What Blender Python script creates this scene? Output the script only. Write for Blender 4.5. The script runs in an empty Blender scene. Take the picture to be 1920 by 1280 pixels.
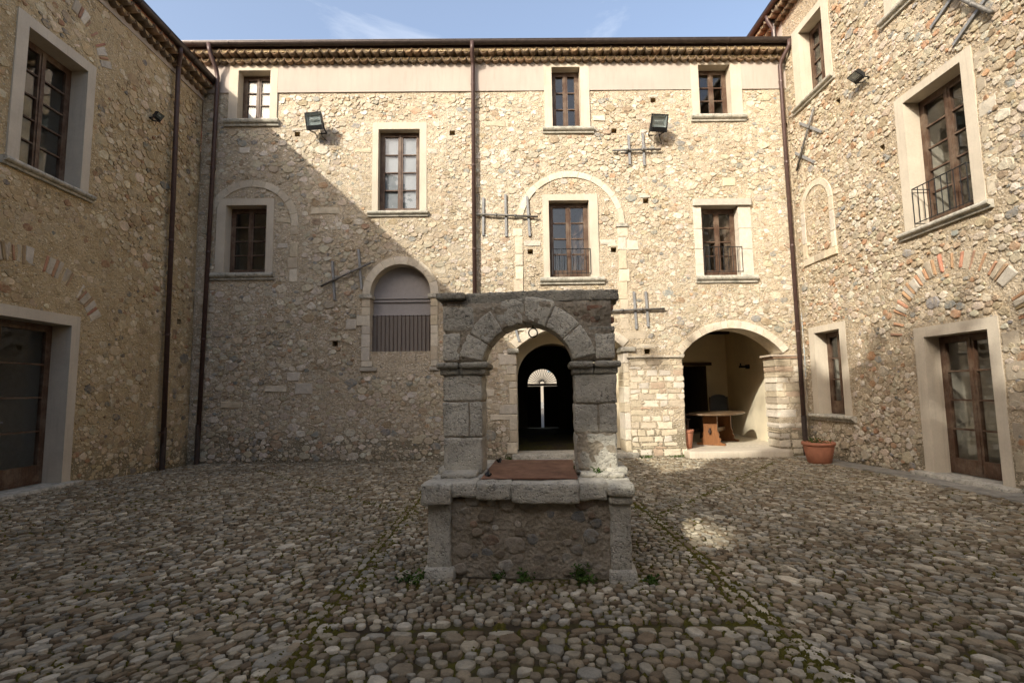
import bpy, math, random
import numpy as np
from mathutils import Vector, Matrix, noise
from mathutils.geometry import delaunay_2d_cdt

scene = bpy.context.scene
COL = scene.collection
rad = math.radians

# ------------------------------------------------------------------ camera
EYE = Vector((0, 0, 1.55))
AX = ((0.99985223, -0.00974611, -0.01416072), (0.0131576, -0.09625231, 0.99527), (0.01106301, 0.99530925, 0.09610985))
cam_data = bpy.data.cameras.new('camera')
cam = bpy.data.objects.new('camera', cam_data)
COL.objects.link(cam)
r_, u_, f_ = (Vector(a) for a in AX)
cam.matrix_world = Matrix(((r_.x, u_.x, -f_.x, EYE.x), (r_.y, u_.y, -f_.y, EYE.y), (r_.z, u_.z, -f_.z, EYE.z), (0, 0, 0, 1)))
cam_data.sensor_width = 36.0
cam_data.lens = 964.377 * 36.0 / 1920.0
cam_data.clip_start = 0.05
cam_data.clip_end = 3000
scene.camera = cam

# ------------------------------------------------------------------ sky and sun
SUN = Vector((1.0, 1.30, -0.932)).normalized()          # the way the light travels
SUN_EL = math.asin(-SUN.z)
SUN_ROT = math.atan2(-SUN.x, -SUN.y)
world = bpy.data.worlds.new('World')
scene.world = world
world.use_nodes = True
wt = world.node_tree
for n in list(wt.nodes):
    wt.nodes.remove(n)
wo = wt.nodes.new('ShaderNodeOutputWorld')
bg = wt.nodes.new('ShaderNodeBackground')
sky = wt.nodes.new('ShaderNodeTexSky')
sky.sky_type = 'NISHITA'
sky.sun_disc = False
sky.sun_elevation = SUN_EL
sky.sun_rotation = SUN_ROT
sky.air_density = 1.0
sky.dust_density = 4.5
sky.ozone_density = 1.0
tc = wt.nodes.new('ShaderNodeTexCoord')
mp = wt.nodes.new('ShaderNodeMapping')
mp.inputs['Scale'].default_value = (1.0, 1.0, 2.6)
mp.inputs['Location'].default_value = (0.37, 0.1, 0.2)
cn = wt.nodes.new('ShaderNodeTexNoise')
cn.inputs['Scale'].default_value = 2.3
cn.inputs['Detail'].default_value = 9
cn.inputs['Roughness'].default_value = 0.62
cn.inputs['Distortion'].default_value = 0.5
cr = wt.nodes.new('ShaderNodeValToRGB')
cr.color_ramp.elements[0].position = 0.56
cr.color_ramp.elements[0].color = (0.08, 0.08, 0.08, 1)
cr.color_ramp.elements[1].position = 0.95
cr.color_ramp.elements[1].color = (0.8, 0.8, 0.8, 1)
cmix = wt.nodes.new('ShaderNodeMix')
cmix.data_type = 'RGBA'
cmix.inputs['B'].default_value = (4.6, 4.7, 4.9, 1)
wt.links.new(tc.outputs['Generated'], mp.inputs['Vector'])
wt.links.new(mp.outputs['Vector'], cn.inputs['Vector'])
wt.links.new(cn.outputs['Fac'], cr.inputs['Fac'])
wt.links.new(cr.outputs['Color'], cmix.inputs['Factor'])
wt.links.new(sky.outputs['Color'], cmix.inputs['A'])
wt.links.new(cmix.outputs['Result'], bg.inputs['Color'])
bg.inputs['Strength'].default_value = 0.15
wt.links.new(bg.outputs['Background'], wo.inputs['Surface'])

sun_d = bpy.data.lights.new('sun', 'SUN')
sun_d.energy = 2.6
sun_d.angle = rad(0.55)
sun_d.color = (1.0, 0.945, 0.84)
sun = bpy.data.objects.new('sun', sun_d)
COL.objects.link(sun)
sun.rotation_euler = SUN.to_track_quat('-Z', 'Y').to_euler()
sun.location = (-20, -22, 25)

vs = scene.view_settings
vs.view_transform = 'Standard'
vs.look = 'None'
vs.gamma = 1.0
vs.exposure = 1.06
vs.use_curve_mapping = False
scene.cycles.max_bounces = 10
scene.cycles.diffuse_bounces = 7
scene.cycles.transparent_max_bounces = 12
scene.cycles.caustics_reflective = False
scene.cycles.caustics_refractive = False

# ------------------------------------------------------------------ node helpers and materials
MATS = {}

class NT:
    def __init__(s, name):
        s.m = bpy.data.materials.new(name)
        s.m.use_nodes = True
        s.t = s.m.node_tree
        s.p = s.t.nodes['Principled BSDF']
        s.out = s.t.nodes['Material Output']
        c = s.n('ShaderNodeTexCoord')
        s.co = c.outputs['Object']
        MATS[name] = s.m
    def n(s, typ):
        return s.t.nodes.new(typ)
    def l(s, a, b):
        s.t.links.new(a, b)
    def noise(s, scale, detail=4, rough=0.55, dist=0.0, vec=None):
        k = s.n('ShaderNodeTexNoise')
        k.inputs['Scale'].default_value = scale
        k.inputs['Detail'].default_value = detail
        k.inputs['Roughness'].default_value = rough
        k.inputs['Distortion'].default_value = dist
        s.l(vec if vec is not None else s.co, k.inputs['Vector'])
        return k.outputs['Fac']
    def vor(s, scale, feat='F1', out='Distance', vec=None):
        k = s.n('ShaderNodeTexVoronoi')
        k.feature = feat
        k.inputs['Scale'].default_value = scale
        s.l(vec if vec is not None else s.co, k.inputs['Vector'])
        return k.outputs[out]
    def ramp(s, fac, stops):
        k = s.n('ShaderNodeValToRGB')
        e = k.color_ramp.elements
        while len(e) < len(stops):
            e.new(0.5)
        for i, (p, c) in enumerate(stops):
            e[i].position = p
            e[i].color = (c[0], c[1], c[2], 1) if hasattr(c, '__len__') else (c, c, c, 1)
        s.l(fac, k.inputs['Fac'])
        return k.outputs['Color']
    def mix(s, fac, a, b, mode='MIX'):
        k = s.n('ShaderNodeMix')
        k.data_type = 'RGBA'
        k.blend_type = mode
        for v, i in ((fac, 'Factor'), (a, 'A'), (b, 'B')):
            if hasattr(v, 'links'):
                s.l(v, k.inputs[i])
            elif i == 'Factor':
                k.inputs[i].default_value = v
            else:
                k.inputs[i].default_value = (v[0], v[1], v[2], 1)
        return k.outputs['Result']
    def math(s, op, a, b):
        k = s.n('ShaderNodeMath')
        k.operation = op
        for v, i in ((a, 0), (b, 1)):
            if hasattr(v, 'links'):
                s.l(v, k.inputs[i])
            else:
                k.inputs[i].default_value = v
        return k.outputs[0]
    def attr(s, name='Col'):
        k = s.n('ShaderNodeAttribute')
        k.attribute_name = name
        return k.outputs['Color']
    def scaled(s, v):
        k = s.n('ShaderNodeMapping')
        k.inputs['Scale'].default_value = v
        s.l(s.co, k.inputs['Vector'])
        return k.outputs['Vector']
    def bump(s, h, strength=0.4, dist=0.01):
        k = s.n('ShaderNodeBump')
        k.inputs['Strength'].default_value = strength
        k.inputs['Distance'].default_value = dist
        s.l(h, k.inputs['Height'])
        s.l(k.outputs['Normal'], s.p.inputs['Normal'])
    def fin(s, col, rough=0.85, metal=0.0, spec=0.3):
        if hasattr(col, 'links'):
            s.l(col, s.p.inputs['Base Color'])
        else:
            s.p.inputs['Base Color'].default_value = (*col, 1)
        if hasattr(rough, 'links'):
            s.l(rough, s.p.inputs['Roughness'])
        else:
            s.p.inputs['Roughness'].default_value = rough
        s.p.inputs['Metallic'].default_value = metal
        s.p.inputs['Specular IOR Level'].default_value = spec
        return s.m

def mk_piece(name, bump=0.5, bs=45, lo=0.68, hi=1.22, spec=0.25, rough=0.88):
    k = NT(name)
    a = k.attr()
    f = k.ramp(k.noise(9, 6, 0.65), [(0.28, lo), (0.72, hi)])
    g = k.ramp(k.noise(70, 4, 0.7), [(0.3, 0.80), (0.7, 1.14)])
    c = k.mix(1.0, k.mix(1.0, a, f, 'MULTIPLY'), g, 'MULTIPLY')
    if name == 'cobble':
        c = k.mix(1.0, c, k.ramp(k.noise(0.7, 5, 0.6), [(0.32, (0.74, 0.73, 0.70)), (0.68, (1.16, 1.14, 1.10))]), 'MULTIPLY')
        c = k.mix(k.ramp(k.noise(1.9, 7, 0.75, 0.4), [(0.62, 0.0), (0.70, 0.55)]), c, (0.36, 0.335, 0.285))
        c = k.mix(k.ramp(k.noise(6.0, 6, 0.75, 0.3), [(0.60, 0.0), (0.70, 0.5)]), c, (0.10, 0.082, 0.05))
    k.bump(k.math('ADD', k.noise(bs, 6, 0.65), k.math('MULTIPLY', k.noise(14, 3), 1.5)), bump, 0.012)
    return k.fin(c, rough, 0, spec)

def mk_mortar(name, c0, c1, c2, damp=True, chips=((15.0, 0.52, 0.0), (27.0, 0.45, 3.0))):
    k = NT(name)
    big = k.noise(0.55, 5, 0.6)
    mid = k.noise(5.0, 6, 0.62, 0.4)
    fine = k.noise(55, 5, 0.7)
    c = k.ramp(mid, [(0.30, c0), (0.52, c1), (0.72, c2)])
    c = k.mix(1.0, c, k.ramp(big, [(0.30, (0.86, 0.83, 0.78)), (0.68, (1.06, 1.05, 1.04))]), 'MULTIPLY')
    c = k.mix(1.0, c, k.ramp(fine, [(0.3, 0.78), (0.7, 1.16)]), 'MULTIPLY')
    c = k.mix(k.math('MULTIPLY', k.ramp(k.noise(2.4, 6, 0.65, 0.2, k.scaled((1.3, 1.3, 0.16))), [(0.50, 0.0), (0.72, 1.0)]), 0.30), c, tuple(x * 0.52 for x in c1))
    if damp:
        sep = k.n('ShaderNodeSeparateXYZ')
        k.l(k.co, sep.inputs[0])
        h = k.math('ADD', sep.outputs['Z'], k.math('MULTIPLY', k.noise(1.6, 5, 0.6), -0.9))
        d = k.ramp(h, [(0.0, 1.0), (0.35, 0.0)])
        c = k.mix(k.math('MULTIPLY', d, 0.55), c, (0.10, 0.095, 0.06))
    for sc_, lo_, seedv in chips:
        mpn = k.n('ShaderNodeMapping')
        mpn.inputs['Scale'].default_value = (1, 1, 1.45)
        mpn.inputs['Location'].default_value = (seedv, seedv * 1.7, seedv * .3)
        wn = k.n('ShaderNodeMixRGB')
        k.l(k.co, mpn.inputs['Vector'])
        nn = k.n('ShaderNodeTexNoise'); nn.inputs['Scale'].default_value = 9; k.l(k.co, nn.inputs['Vector'])
        wn.blend_type = 'ADD'; wn.inputs[0].default_value = 0.10
        k.l(mpn.outputs['Vector'], wn.inputs[1]); k.l(nn.outputs['Color'], wn.inputs[2])
        vn = k.n('ShaderNodeTexVoronoi'); vn.inputs['Scale'].default_value = sc_; k.l(wn.outputs[0], vn.inputs['Vector'])
        sp = k.n('ShaderNodeSeparateColor'); k.l(vn.outputs['Color'], sp.inputs[0])
        inner = k.ramp(vn.outputs['Distance'], [(0.30, 1.0), (0.40, 0.0)])
        pick = k.ramp(sp.outputs[0], [(lo_, 0.0), (lo_ + 0.03, 1.0)])
        chip = k.ramp(sp.outputs[1], [(0.0, tuple(x * 0.55 for x in c0)), (0.16, tuple(x * 0.9 for x in c1)), (0.45, tuple(min(.8, x * 1.12) for x in c2)), (0.85, tuple(min(.8, x * 1.30 + .03) for x in c2)), (0.97, (c1[0] * .62, c1[1] * .72, c1[2] * .95))])
        msk = k.math('MULTIPLY', inner, pick)
        c = k.mix(k.math('MULTIPLY', msk, 0.85), c, chip)
        mid = k.math('ADD', mid, k.math('MULTIPLY', msk, 0.35))
    grit = k.vor(26)
    k.bump(k.math('ADD', k.math('ADD', k.noise(34, 6, 0.7), k.math('MULTIPLY', mid, 2.2)), k.math('MULTIPLY', grit, 0.7)), 0.85, 0.024)
    return k.fin(c, 0.93, 0, 0.15)

mk_mortar('mortar_back', (0.41, 0.335, 0.235), (0.51, 0.43, 0.315), (0.575, 0.50, 0.39))
mk_mortar('mortar_left', (0.43, 0.325, 0.18), (0.54, 0.42, 0.25), (0.60, 0.49, 0.32))
mk_mortar('mortar_right', (0.38, 0.30, 0.20), (0.48, 0.395, 0.28), (0.53, 0.45, 0.335))
mk_mortar('mortar_well', (0.25, 0.215, 0.155), (0.36, 0.315, 0.245), (0.46, 0.41, 0.325), False, ())
def mk_rubble(name, mort, smear, bump):
    k = NT(name)
    a = k.attr()
    c = k.mix(1.0, a, k.ramp(k.noise(11, 6, 0.7), [(0.28, 0.74), (0.72, 1.20)]), 'MULTIPLY')
    c = k.mix(1.0, c, k.ramp(k.noise(75, 4, 0.7), [(0.3, 0.82), (0.7, 1.12)]), 'MULTIPLY')
    sm = k.ramp(k.noise(8.5, 7, 0.72, 0.6), [(0.46, 0.0), (0.60, smear)])
    c = k.mix(sm, c, mort)
    c = k.mix(1.0, c, k.ramp(k.noise(0.55, 5, 0.6), [(0.30, (0.86, 0.83, 0.78)), (0.68, (1.06, 1.05, 1.04))]), 'MULTIPLY')
    c = k.mix(k.math('MULTIPLY', k.ramp(k.noise(2.4, 6, 0.65, 0.2, k.scaled((1.3, 1.3, 0.16))), [(0.50, 0.0), (0.72, 1.0)]), 0.30), c, tuple(x * 0.52 for x in mort))
    k.bump(k.math('ADD', k.noise(48, 7, 0.72), k.math('MULTIPLY', k.noise(15, 5, 0.6), 2.0)), bump * 0.9, 0.018)
    return k.fin(c, 0.92, 0, 0.15)
mk_rubble('rubble_back', (0.51, 0.43, 0.315), 0.65, 0.9)
mk_rubble('rubble_left', (0.54, 0.42, 0.25), 0.65, 0.9)
mk_rubble('rubble_right', (0.48, 0.395, 0.28), 0.6, 0.9)
mk_rubble('rubble', (0.34, 0.295, 0.225), 0.75, 0.9)
mk_piece('cobble', 0.6, 60, 0.62, 1.28, 0.3, 0.75)
mk_piece('ashlar', 0.45, 38, 0.80, 1.12)

k = NT('plaster')
c = k.mix(1.0, (0.43, 0.37, 0.315), k.ramp(k.noise(0.9, 5, 0.6), [(0.3, 0.93), (0.7, 1.04)]), 'MULTIPLY')
c = k.mix(1.0, c, k.ramp(k.noise(14, 5, 0.7, 0, k.scaled((1, 1, 0.15))), [(0.3, 0.95), (0.7, 1.03)]), 'MULTIPLY')
c = k.mix(k.math('MULTIPLY', k.ramp(k.noise(7, 6, 0.7, 0.2, k.scaled((1.4, 1.4, 0.12))), [(0.54, 0.0), (0.76, 1.0)]), 0.30), c, (0.24, 0.20, 0.16))
k.bump(k.noise(45, 6, 0.7), 0.22, 0.008)
k.fin(c, 0.9, 0, 0.2)

k = NT('surround')
c = k.mix(1.0, (0.545, 0.48, 0.38), k.ramp(k.noise(2.2, 6, 0.6), [(0.28, (0.86, 0.85, 0.84)), (0.7, (1.06, 1.06, 1.05))]), 'MULTIPLY')
c = k.mix(1.0, c, k.ramp(k.noise(40, 4, 0.7), [(0.3, 0.93), (0.7, 1.05)]), 'MULTIPLY')
c = k.mix(k.math('MULTIPLY', k.ramp(k.noise(9, 6, 0.7, 0.3, k.scaled((1.6, 1.6, 0.10))), [(0.52, 0.0), (0.75, 1.0)]), 0.35), c, (0.24, 0.21, 0.165))
c = k.mix(k.ramp(k.noise(30, 6, 0.75), [(0.62, 0.0), (0.72, 0.5)]), c, (0.30, 0.27, 0.21))
k.bump(k.noise(50, 6, 0.7), 0.25, 0.006)
k.fin(c, 0.88, 0, 0.2)

k = NT('sill')
c = k.ramp(k.noise(7, 7, 0.7), [(0.3, (0.20, 0.20, 0.165)), (0.5, (0.42, 0.39, 0.32)), (0.68, (0.55, 0.51, 0.43))])
c = k.mix(k.ramp(k.noise(22, 5, 0.7), [(0.52, 0.0), (0.66, 0.7)]), c, (0.10, 0.10, 0.08))
k.bump(k.noise(50, 5), 0.35, 0.008)
k.fin(c, 0.9, 0, 0.2)

def mk_wood(name, a, b, g=0.0, rough=0.55):
    k = NT(name)
    st = k.noise(14, 6, 0.65, 0.6, k.scaled((4, 4, 0.35)))
    c = k.ramp(st, [(0.28, a), (0.72, b)])
    if g:
        c = k.mix(k.ramp(k.noise(3.5, 6, 0.7), [(0.45, 0.0), (0.7, g)]), c, (0.36, 0.29, 0.21))
    k.bump(st, 0.25, 0.004)
    return k.fin(c, rough, 0, 0.35)

mk_wood('wood', (0.042, 0.022, 0.013), (0.105, 0.055, 0.031), 0.35)
mk_wood('wood_dark', (0.022, 0.012, 0.008), (0.060, 0.030, 0.018))
mk_wood('wood_warm', (0.13, 0.05, 0.017), (0.26, 0.115, 0.042), 0, 0.42)
mk_wood('wood_top', (0.085, 0.05, 0.025), (0.17, 0.105, 0.055), 0.35, 0.35)
mk_wood('shutter_brown', (0.16, 0.135, 0.112), (0.225, 0.19, 0.16), 0)

def mk_glass(name, tint, ior=1.5):
    k = NT(name)
    k.t.nodes.remove(k.p)
    fr = k.n('ShaderNodeFresnel')
    ge = k.n('ShaderNodeNewGeometry')
    k.l(k.math('ADD', k.math('MULTIPLY', ge.outputs['Backfacing'], 1 / ior - ior), ior), fr.inputs['IOR'])
    nb = k.n('ShaderNodeBump')
    nb.inputs['Strength'].default_value = 0.02
    nb.inputs['Distance'].default_value = 0.004
    k.l(k.noise(3.0, 2), nb.inputs['Height'])
    tr = k.n('ShaderNodeBsdfTransparent')
    tr.inputs['Color'].default_value = (*tint, 1)
    gl = k.n('ShaderNodeBsdfGlossy')
    gl.inputs['Roughness'].default_value = 0.015
    k.l(nb.outputs['Normal'], gl.inputs['Normal'])
    mx = k.n('ShaderNodeMixShader')
    k.l(fr.outputs[0], mx.inputs[0])
    k.l(tr.outputs[0], mx.inputs[1])
    k.l(gl.outputs[0], mx.inputs[2])
    k.l(mx.outputs[0], k.out.inputs['Surface'])
    return k.m
mk_glass('glass', (0.95, 0.96, 0.955), 1.55)
mk_glass('lamp_glass', (0.75, 0.78, 0.78), 1.6)

def mk_plain(name, col, rough=0.6, metal=0.0, var=0.18, bump=0.1, scale=12, spec=0.35):
    k = NT(name)
    c = k.mix(1.0, col, k.ramp(k.noise(scale, 5, 0.65), [(0.3, 1 - var), (0.7, 1 + var)]), 'MULTIPLY')
    if bump:
        k.bump(k.noise(scale * 5, 4), bump, 0.004)
    return k.fin(c, rough, metal, spec)
mk_plain('pipe_brown', (0.075, 0.045, 0.038), 0.42, 0.15, 0.25)
mk_plain('gutter_brown', (0.062, 0.048, 0.042), 0.38, 0.35, 0.25)
mk_plain('iron', (0.16, 0.15, 0.135), 0.62, 0.35, 0.3)
mk_plain('iron_grey', (0.24, 0.24, 0.235), 0.55, 0.2, 0.2)
mk_plain('black_metal', (0.018, 0.019, 0.020), 0.45, 0.2, 0.25)
mk_plain('reflector', (0.70, 0.71, 0.70), 0.45, 0.2, 0.05)
mk_plain('panel_grey', (0.30, 0.275, 0.265), 0.55, 0.0, 0.08)
mk_plain('terracotta', (0.40, 0.165, 0.095), 0.75, 0, 0.16)
mk_plain('soil', (0.05, 0.035, 0.02), 0.95, 0, 0.3, 0.6)
mk_plain('curtain', (0.82, 0.81, 0.77), 0.9, 0, 0.03)
mk_plain('blank', (0.24, 0.25, 0.27), 0.8, 0, 0.04)  # grey-blue of reflected sky, painted on a sheet behind the panes
mk_plain('room_paint', (0.30, 0.27, 0.22), 0.9, 0, 0.1)
mk_plain('leather', (0.020, 0.021, 0.024), 0.45, 0, 0.2)
mk_plain('cable', (0.04, 0.04, 0.04), 0.6, 0, 0.1)
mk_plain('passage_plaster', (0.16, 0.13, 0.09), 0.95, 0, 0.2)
mk_plain('street_plaster', (0.30, 0.27, 0.225), 0.9, 0, 0.06)
mk_plain('street_shutter', (0.20, 0.27, 0.31), 0.6, 0, 0.1)
mk_plain('asphalt', (0.13, 0.12, 0.105), 0.9, 0, 0.15)
mk_plain('portico_paving', (0.50, 0.44, 0.34), 0.9, 0, 0.2, 0.5)
mk_plain('earth', (0.12, 0.105, 0.07), 0.95, 0, 0.2)

k = NT('portico_plaster')
c = k.mix(1.0, (0.82, 0.72, 0.52), k.ramp(k.noise(1.3, 6, 0.6), [(0.3, 0.84), (0.7, 1.06)]), 'MULTIPLY')
k.bump(k.noise(25, 5), 0.2, 0.008)
k.fin(c, 0.92, 0, 0.2)

k = NT('rooftile')
c = k.mix(1.0, k.attr(), k.ramp(k.noise(12, 6, 0.7), [(0.3, 0.6), (0.7, 1.25)]), 'MULTIPLY')
k.bump(k.noise(40, 5), 0.3, 0.008)
k.fin(c, 0.9, 0, 0.2)

def mk_lichen(name, base, dark, amt=0.5):
    k = NT(name)
    c = k.mix(1.0, base, k.ramp(k.noise(3.2, 6, 0.65), [(0.3, 0.70), (0.7, 1.25)]), 'MULTIPLY')
    sp = k.ramp(k.noise(26, 7, 0.78), [(0.50, 0.0), (0.60, 0.85)])
    pat = k.ramp(k.noise(2.6, 5, 0.6), [(0.40, 0.15), (0.62, 1.0)])
    c = k.mix(k.math('MULTIPLY', k.math('MULTIPLY', sp, pat), amt * 1.6), c, dark)
    c = k.mix(k.ramp(k.noise(48, 4, 0.7), [(0.60, 0.0), (0.70, 0.45)]), c, (0.46, 0.44, 0.39))
    pit = k.ramp(k.vor(38), [(0.10, 0.0), (0.35, 1.0)])
    k.bump(k.math('ADD', k.math('MULTIPLY', k.noise(30, 7, 0.72), 1.6), k.math('MULTIPLY', pit, 0.8)), 0.85, 0.02)
    return k.fin(c, 0.95, 0, 0.12)
mk_lichen('well_stone', (0.55, 0.515, 0.425), (0.035, 0.033, 0.03), 0.5)
mk_lichen('well_dark', (0.36, 0.335, 0.27), (0.022, 0.021, 0.018), 0.62)

k = NT('rust')
c = k.ramp(k.noise(4, 8, 0.75, 0.5), [(0.30, (0.075, 0.035, 0.022)), (0.5, (0.17, 0.085, 0.052)), (0.72, (0.29, 0.165, 0.105))])
k.bump(k.noise(60, 5), 0.25, 0.004)
k.fin(c, 0.8, 0.1, 0.25)

k = NT('ground_earth')
base = k.ramp(k.noise(16, 6, 0.7), [(0.3, (0.028, 0.021, 0.013)), (0.7, (0.075, 0.058, 0.037))])
ms = k.ramp(k.noise(1.15, 7, 0.68), [(0.44, 0.0), (0.56, 1.0)])
ms2 = k.ramp(k.noise(11, 5, 0.7), [(0.38, 0.0), (0.56, 1.0)])
c = k.mix(k.math('MULTIPLY', k.math('MULTIPLY', ms, ms2), 0.92), base, (0.085, 0.078, 0.012))
k.bump(k.noise(70, 6, 0.7), 0.7, 0.012)
k.fin(c, 0.97, 0, 0.1)

k = NT('moss')
c = k.ramp(k.noise(60, 5, 0.7), [(0.3, (0.048, 0.044, 0.008)), (0.7, (0.14, 0.122, 0.028))])
k.bump(k.noise(120, 5, 0.7), 0.8, 0.01)
k.fin(c, 0.97, 0, 0.05)

k = NT('leaf')
c = k.ramp(k.noise(6, 3), [(0.3, (0.030, 0.060, 0.012)), (0.7, (0.075, 0.125, 0.028))])
k.fin(c, 0.85, 0, 0.08)
k = NT('tree_leaf')
c = k.ramp(k.noise(2, 3), [(0.3, (0.030, 0.050, 0.014)), (0.7, (0.070, 0.100, 0.030))])
k.fin(c, 0.65, 0, 0.3)
mk_plain('bark', (0.10, 0.075, 0.05), 0.95, 0, 0.3, 0.8)

# ------------------------------------------------------------------ mesh helpers
def mesh_obj(name, verts, faces, mat, parent=None, smooth=False, cols=None, world=True):
    me = bpy.data.meshes.new(name)
    me.from_pydata([tuple(v) for v in verts], [], [tuple(int(i) for i in f) for f in faces])
    if cols is not None:
        a = me.color_attributes.new('Col', 'FLOAT_COLOR', 'POINT')
        arr = np.ones((len(verts), 4), dtype=np.float32)
        arr[:, :3] = np.asarray(cols, dtype=np.float32)
        a.data.foreach_set('color', arr.ravel())
    if smooth:
        me.polygons.foreach_set('use_smooth', [True] * len(me.polygons))
    me.materials.append(MATS[mat])
    me.update()
    o = bpy.data.objects.new(name, me)
    COL.objects.link(o)
    if parent is not None:
        o.parent = parent
        if world:
            base = parent
            off = Vector((0, 0, 0))
            if 'base' in parent:
                off = Vector(parent['base'])
            o.matrix_parent_inverse = Matrix.Translation(-off)
    return o

ROOTLOC = {}
def thing(name, label, cat, loc=(0, 0, 0), rz=0.0, group=None):
    o = bpy.data.objects.new(name, None)
    o.empty_display_size = 0.2
    COL.objects.link(o)
    o.location = loc
    o.rotation_euler = (0, 0, rz)
    tag(o, label, cat, group)
    return o
def tag(o, label=None, cat=None, group=None, kind=None):
    if label: o['label'] = label
    if cat: o['category'] = cat
    if group: o['group'] = group
    if kind: o['kind'] = kind
    return o
def part(name, parent):
    o = bpy.data.objects.new(name, None)
    o.empty_display_size = 0.1
    COL.objects.link(o)
    o.parent = parent
    return o

class MB:
    """collects shapes for one mesh"""
    def __init__(s):
        s.v = []; s.f = []; s.c = []
    def add(s, v, f, col=None):
        b = len(s.v)
        s.v.extend(v)
        s.f.extend([tuple(i + b for i in q) for q in f])
        if col is not None:
            s.c.extend([col] * len(v))
        return s
    def box(s, x0, x1, y0, y1, z0, z1, T=None):
        v = [Vector((x, y, z)) for z in (z0, z1) for y in (y0, y1) for x in (x0, x1)]
        if T: v = [T(p) for p in v]
        return s.add(v, [(0, 2, 3, 1), (4, 5, 7, 6), (0, 1, 5, 4), (2, 6, 7, 3), (0, 4, 6, 2), (1, 3, 7, 5)])
    def prism(s, poly, a, b, T):
        """poly of 2-D points, swept from a to b; T(p0, p1, w)"""
        n = len(poly)
        v = [T(p[0], p[1], a) for p in poly] + [T(p[0], p[1], b) for p in poly]
        f = [tuple(range(n - 1, -1, -1)), tuple(range(n, 2 * n))]
        f += [(i, (i + 1) % n, n + (i + 1) % n, n + i) for i in range(n)]
        return s.add(v, f)
    def tube(s, pts, r, seg=10, cap=True):
        pts = [Vector(p) for p in pts]
        rr = r if hasattr(r, '__len__') else [r] * len(pts)
        b = len(s.v)
        prev = None
        for i, p in enumerate(pts):
            d = (pts[min(i + 1, len(pts) - 1)] - pts[max(i - 1, 0)]).normalized()
            if prev is None:
                a = d.orthogonal().normalized()
            else:
                a = (prev - d * prev.dot(d)).normalized()
            prev = a
            c = d.cross(a)
            for j in range(seg):
                t = 2 * math.pi * j / seg
                s.v.append(p + (a * math.cos(t) + c * math.sin(t)) * rr[i])
        for i in range(len(pts) - 1):
            for j in range(seg):
                k0 = b + i * seg + j
                k1 = b + i * seg + (j + 1) % seg
                s.f.append((k0, k1, k1 + seg, k0 + seg))
        if cap:
            s.f.append(tuple(b + j for j in range(seg - 1, -1, -1)))
            e = b + (len(pts) - 1) * seg
            s.f.append(tuple(e + j for j in range(seg)))
        return s
    def lathe(s, prof, seg=28, c=(0, 0)):
        b = len(s.v)
        for r, z in prof:
            for j in range(seg):
                t = 2 * math.pi * j / seg
                s.v.append(Vector((c[0] + r * math.cos(t), c[1] + r * math.sin(t), z)))
        for i in range(len(prof) - 1):
            for j in range(seg):
                k0 = b + i * seg + j
                k1 = b + i * seg + (j + 1) % seg
                s.f.append((k0, k1, k1 + seg, k0 + seg))
        return s
    def build(s, name, mat, parent=None, smooth=False):
        return mesh_obj(name, s.v, s.f, mat, parent, smooth, s.c if s.c else None)

class Frame:
    """a wall face: u along it, v up, n out of it"""
    def __init__(s, O, U, N):
        s.O = Vector(O); s.U = Vector(U); s.N = Vector(N); s.V = Vector((0, 0, 1))
    def __call__(s, u, v, n=0.0):
        return s.O + s.U * u + s.V * v + s.N * n
    def box(s, mb, u0, u1, v0, v1, n0, n1):
        return mb.box(u0, u1, v0, v1, n0, n1, lambda p: s(p.x, p.y, p.z))

D, XL, XR = 12.0, -7.32, 7.0
BACK = Frame((0, D, 0), (1, 0, 0), (0, -1, 0))
LEFT = Frame((XL, 0, 0), (0, 1, 0), (1, 0, 0))
RIGHT = Frame((XR, 0, 0), (0, -1, 0), (-1, 0, 0))

def rough_block(x0, x1, y0, y1, z0, z1, r=0.02, amp=0.008, seg=(4, 4, 4), seed=0, warp=None, freq=6.0):
    """a rounded, weathered block as (verts, faces)"""
    lo = Vector((x0, y0, z0)); hi = Vector((x1, y1, z1))
    idx = {}; V = []; F = []
    def ts(n):
        a = [0.0, 0.06] + [0.06 + 0.88 * i / max(1, n) for i in range(1, n)] + [0.94, 1.0]
        return a
    A = [ts(seg[0]), ts(seg[1]), ts(seg[2])]
    L = [len(a) for a in A]
    sh = Vector((seed * 3.17, seed * 1.31, seed * 7.7))
    def vert(i, j, k):
        key = (i, j, k)
        if key in idx: return idx[key]
        p = Vector((lo.x + (hi.x - lo.x) * A[0][i], lo.y + (hi.y - lo.y) * A[1][j], lo.z + (hi.z - lo.z) * A[2][k]))
        q = Vector((min(max(p.x, lo.x + r), hi.x - r), min(max(p.y, lo.y + r), hi.y - r), min(max(p.z, lo.z + r), hi.z - r)))
        d = p - q
        if d.length > 1e-9:
            nrm = d.normalized()
            p = q + nrm * r
        else:
            nrm = Vector((0, 0, 0))
        a = noise.noise(p * freq + sh) + 0.5 * noise.noise(p * freq * 3.1 + sh)
        p = p + nrm * (a * amp)
        if warp: p = warp(p)
        idx[key] = len(V); V.append(p)
        return idx[key]
    for ax in range(3):
        b, c = [(1, 2), (2, 0), (0, 1)][ax]
        for side in (0, L[ax] - 1):
            for i in range(L[b] - 1):
                for j in range(L[c] - 1):
                    q = []
                    for di, dj in ((0, 0), (1, 0), (1, 1), (0, 1)):
                        t = [0, 0, 0]; t[ax] = side; t[b] = i + di; t[c] = j + dj
                        q.append(vert(*t))
                    F.append(tuple(q) if side else tuple(reversed(q)))
    return V, F

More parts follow.
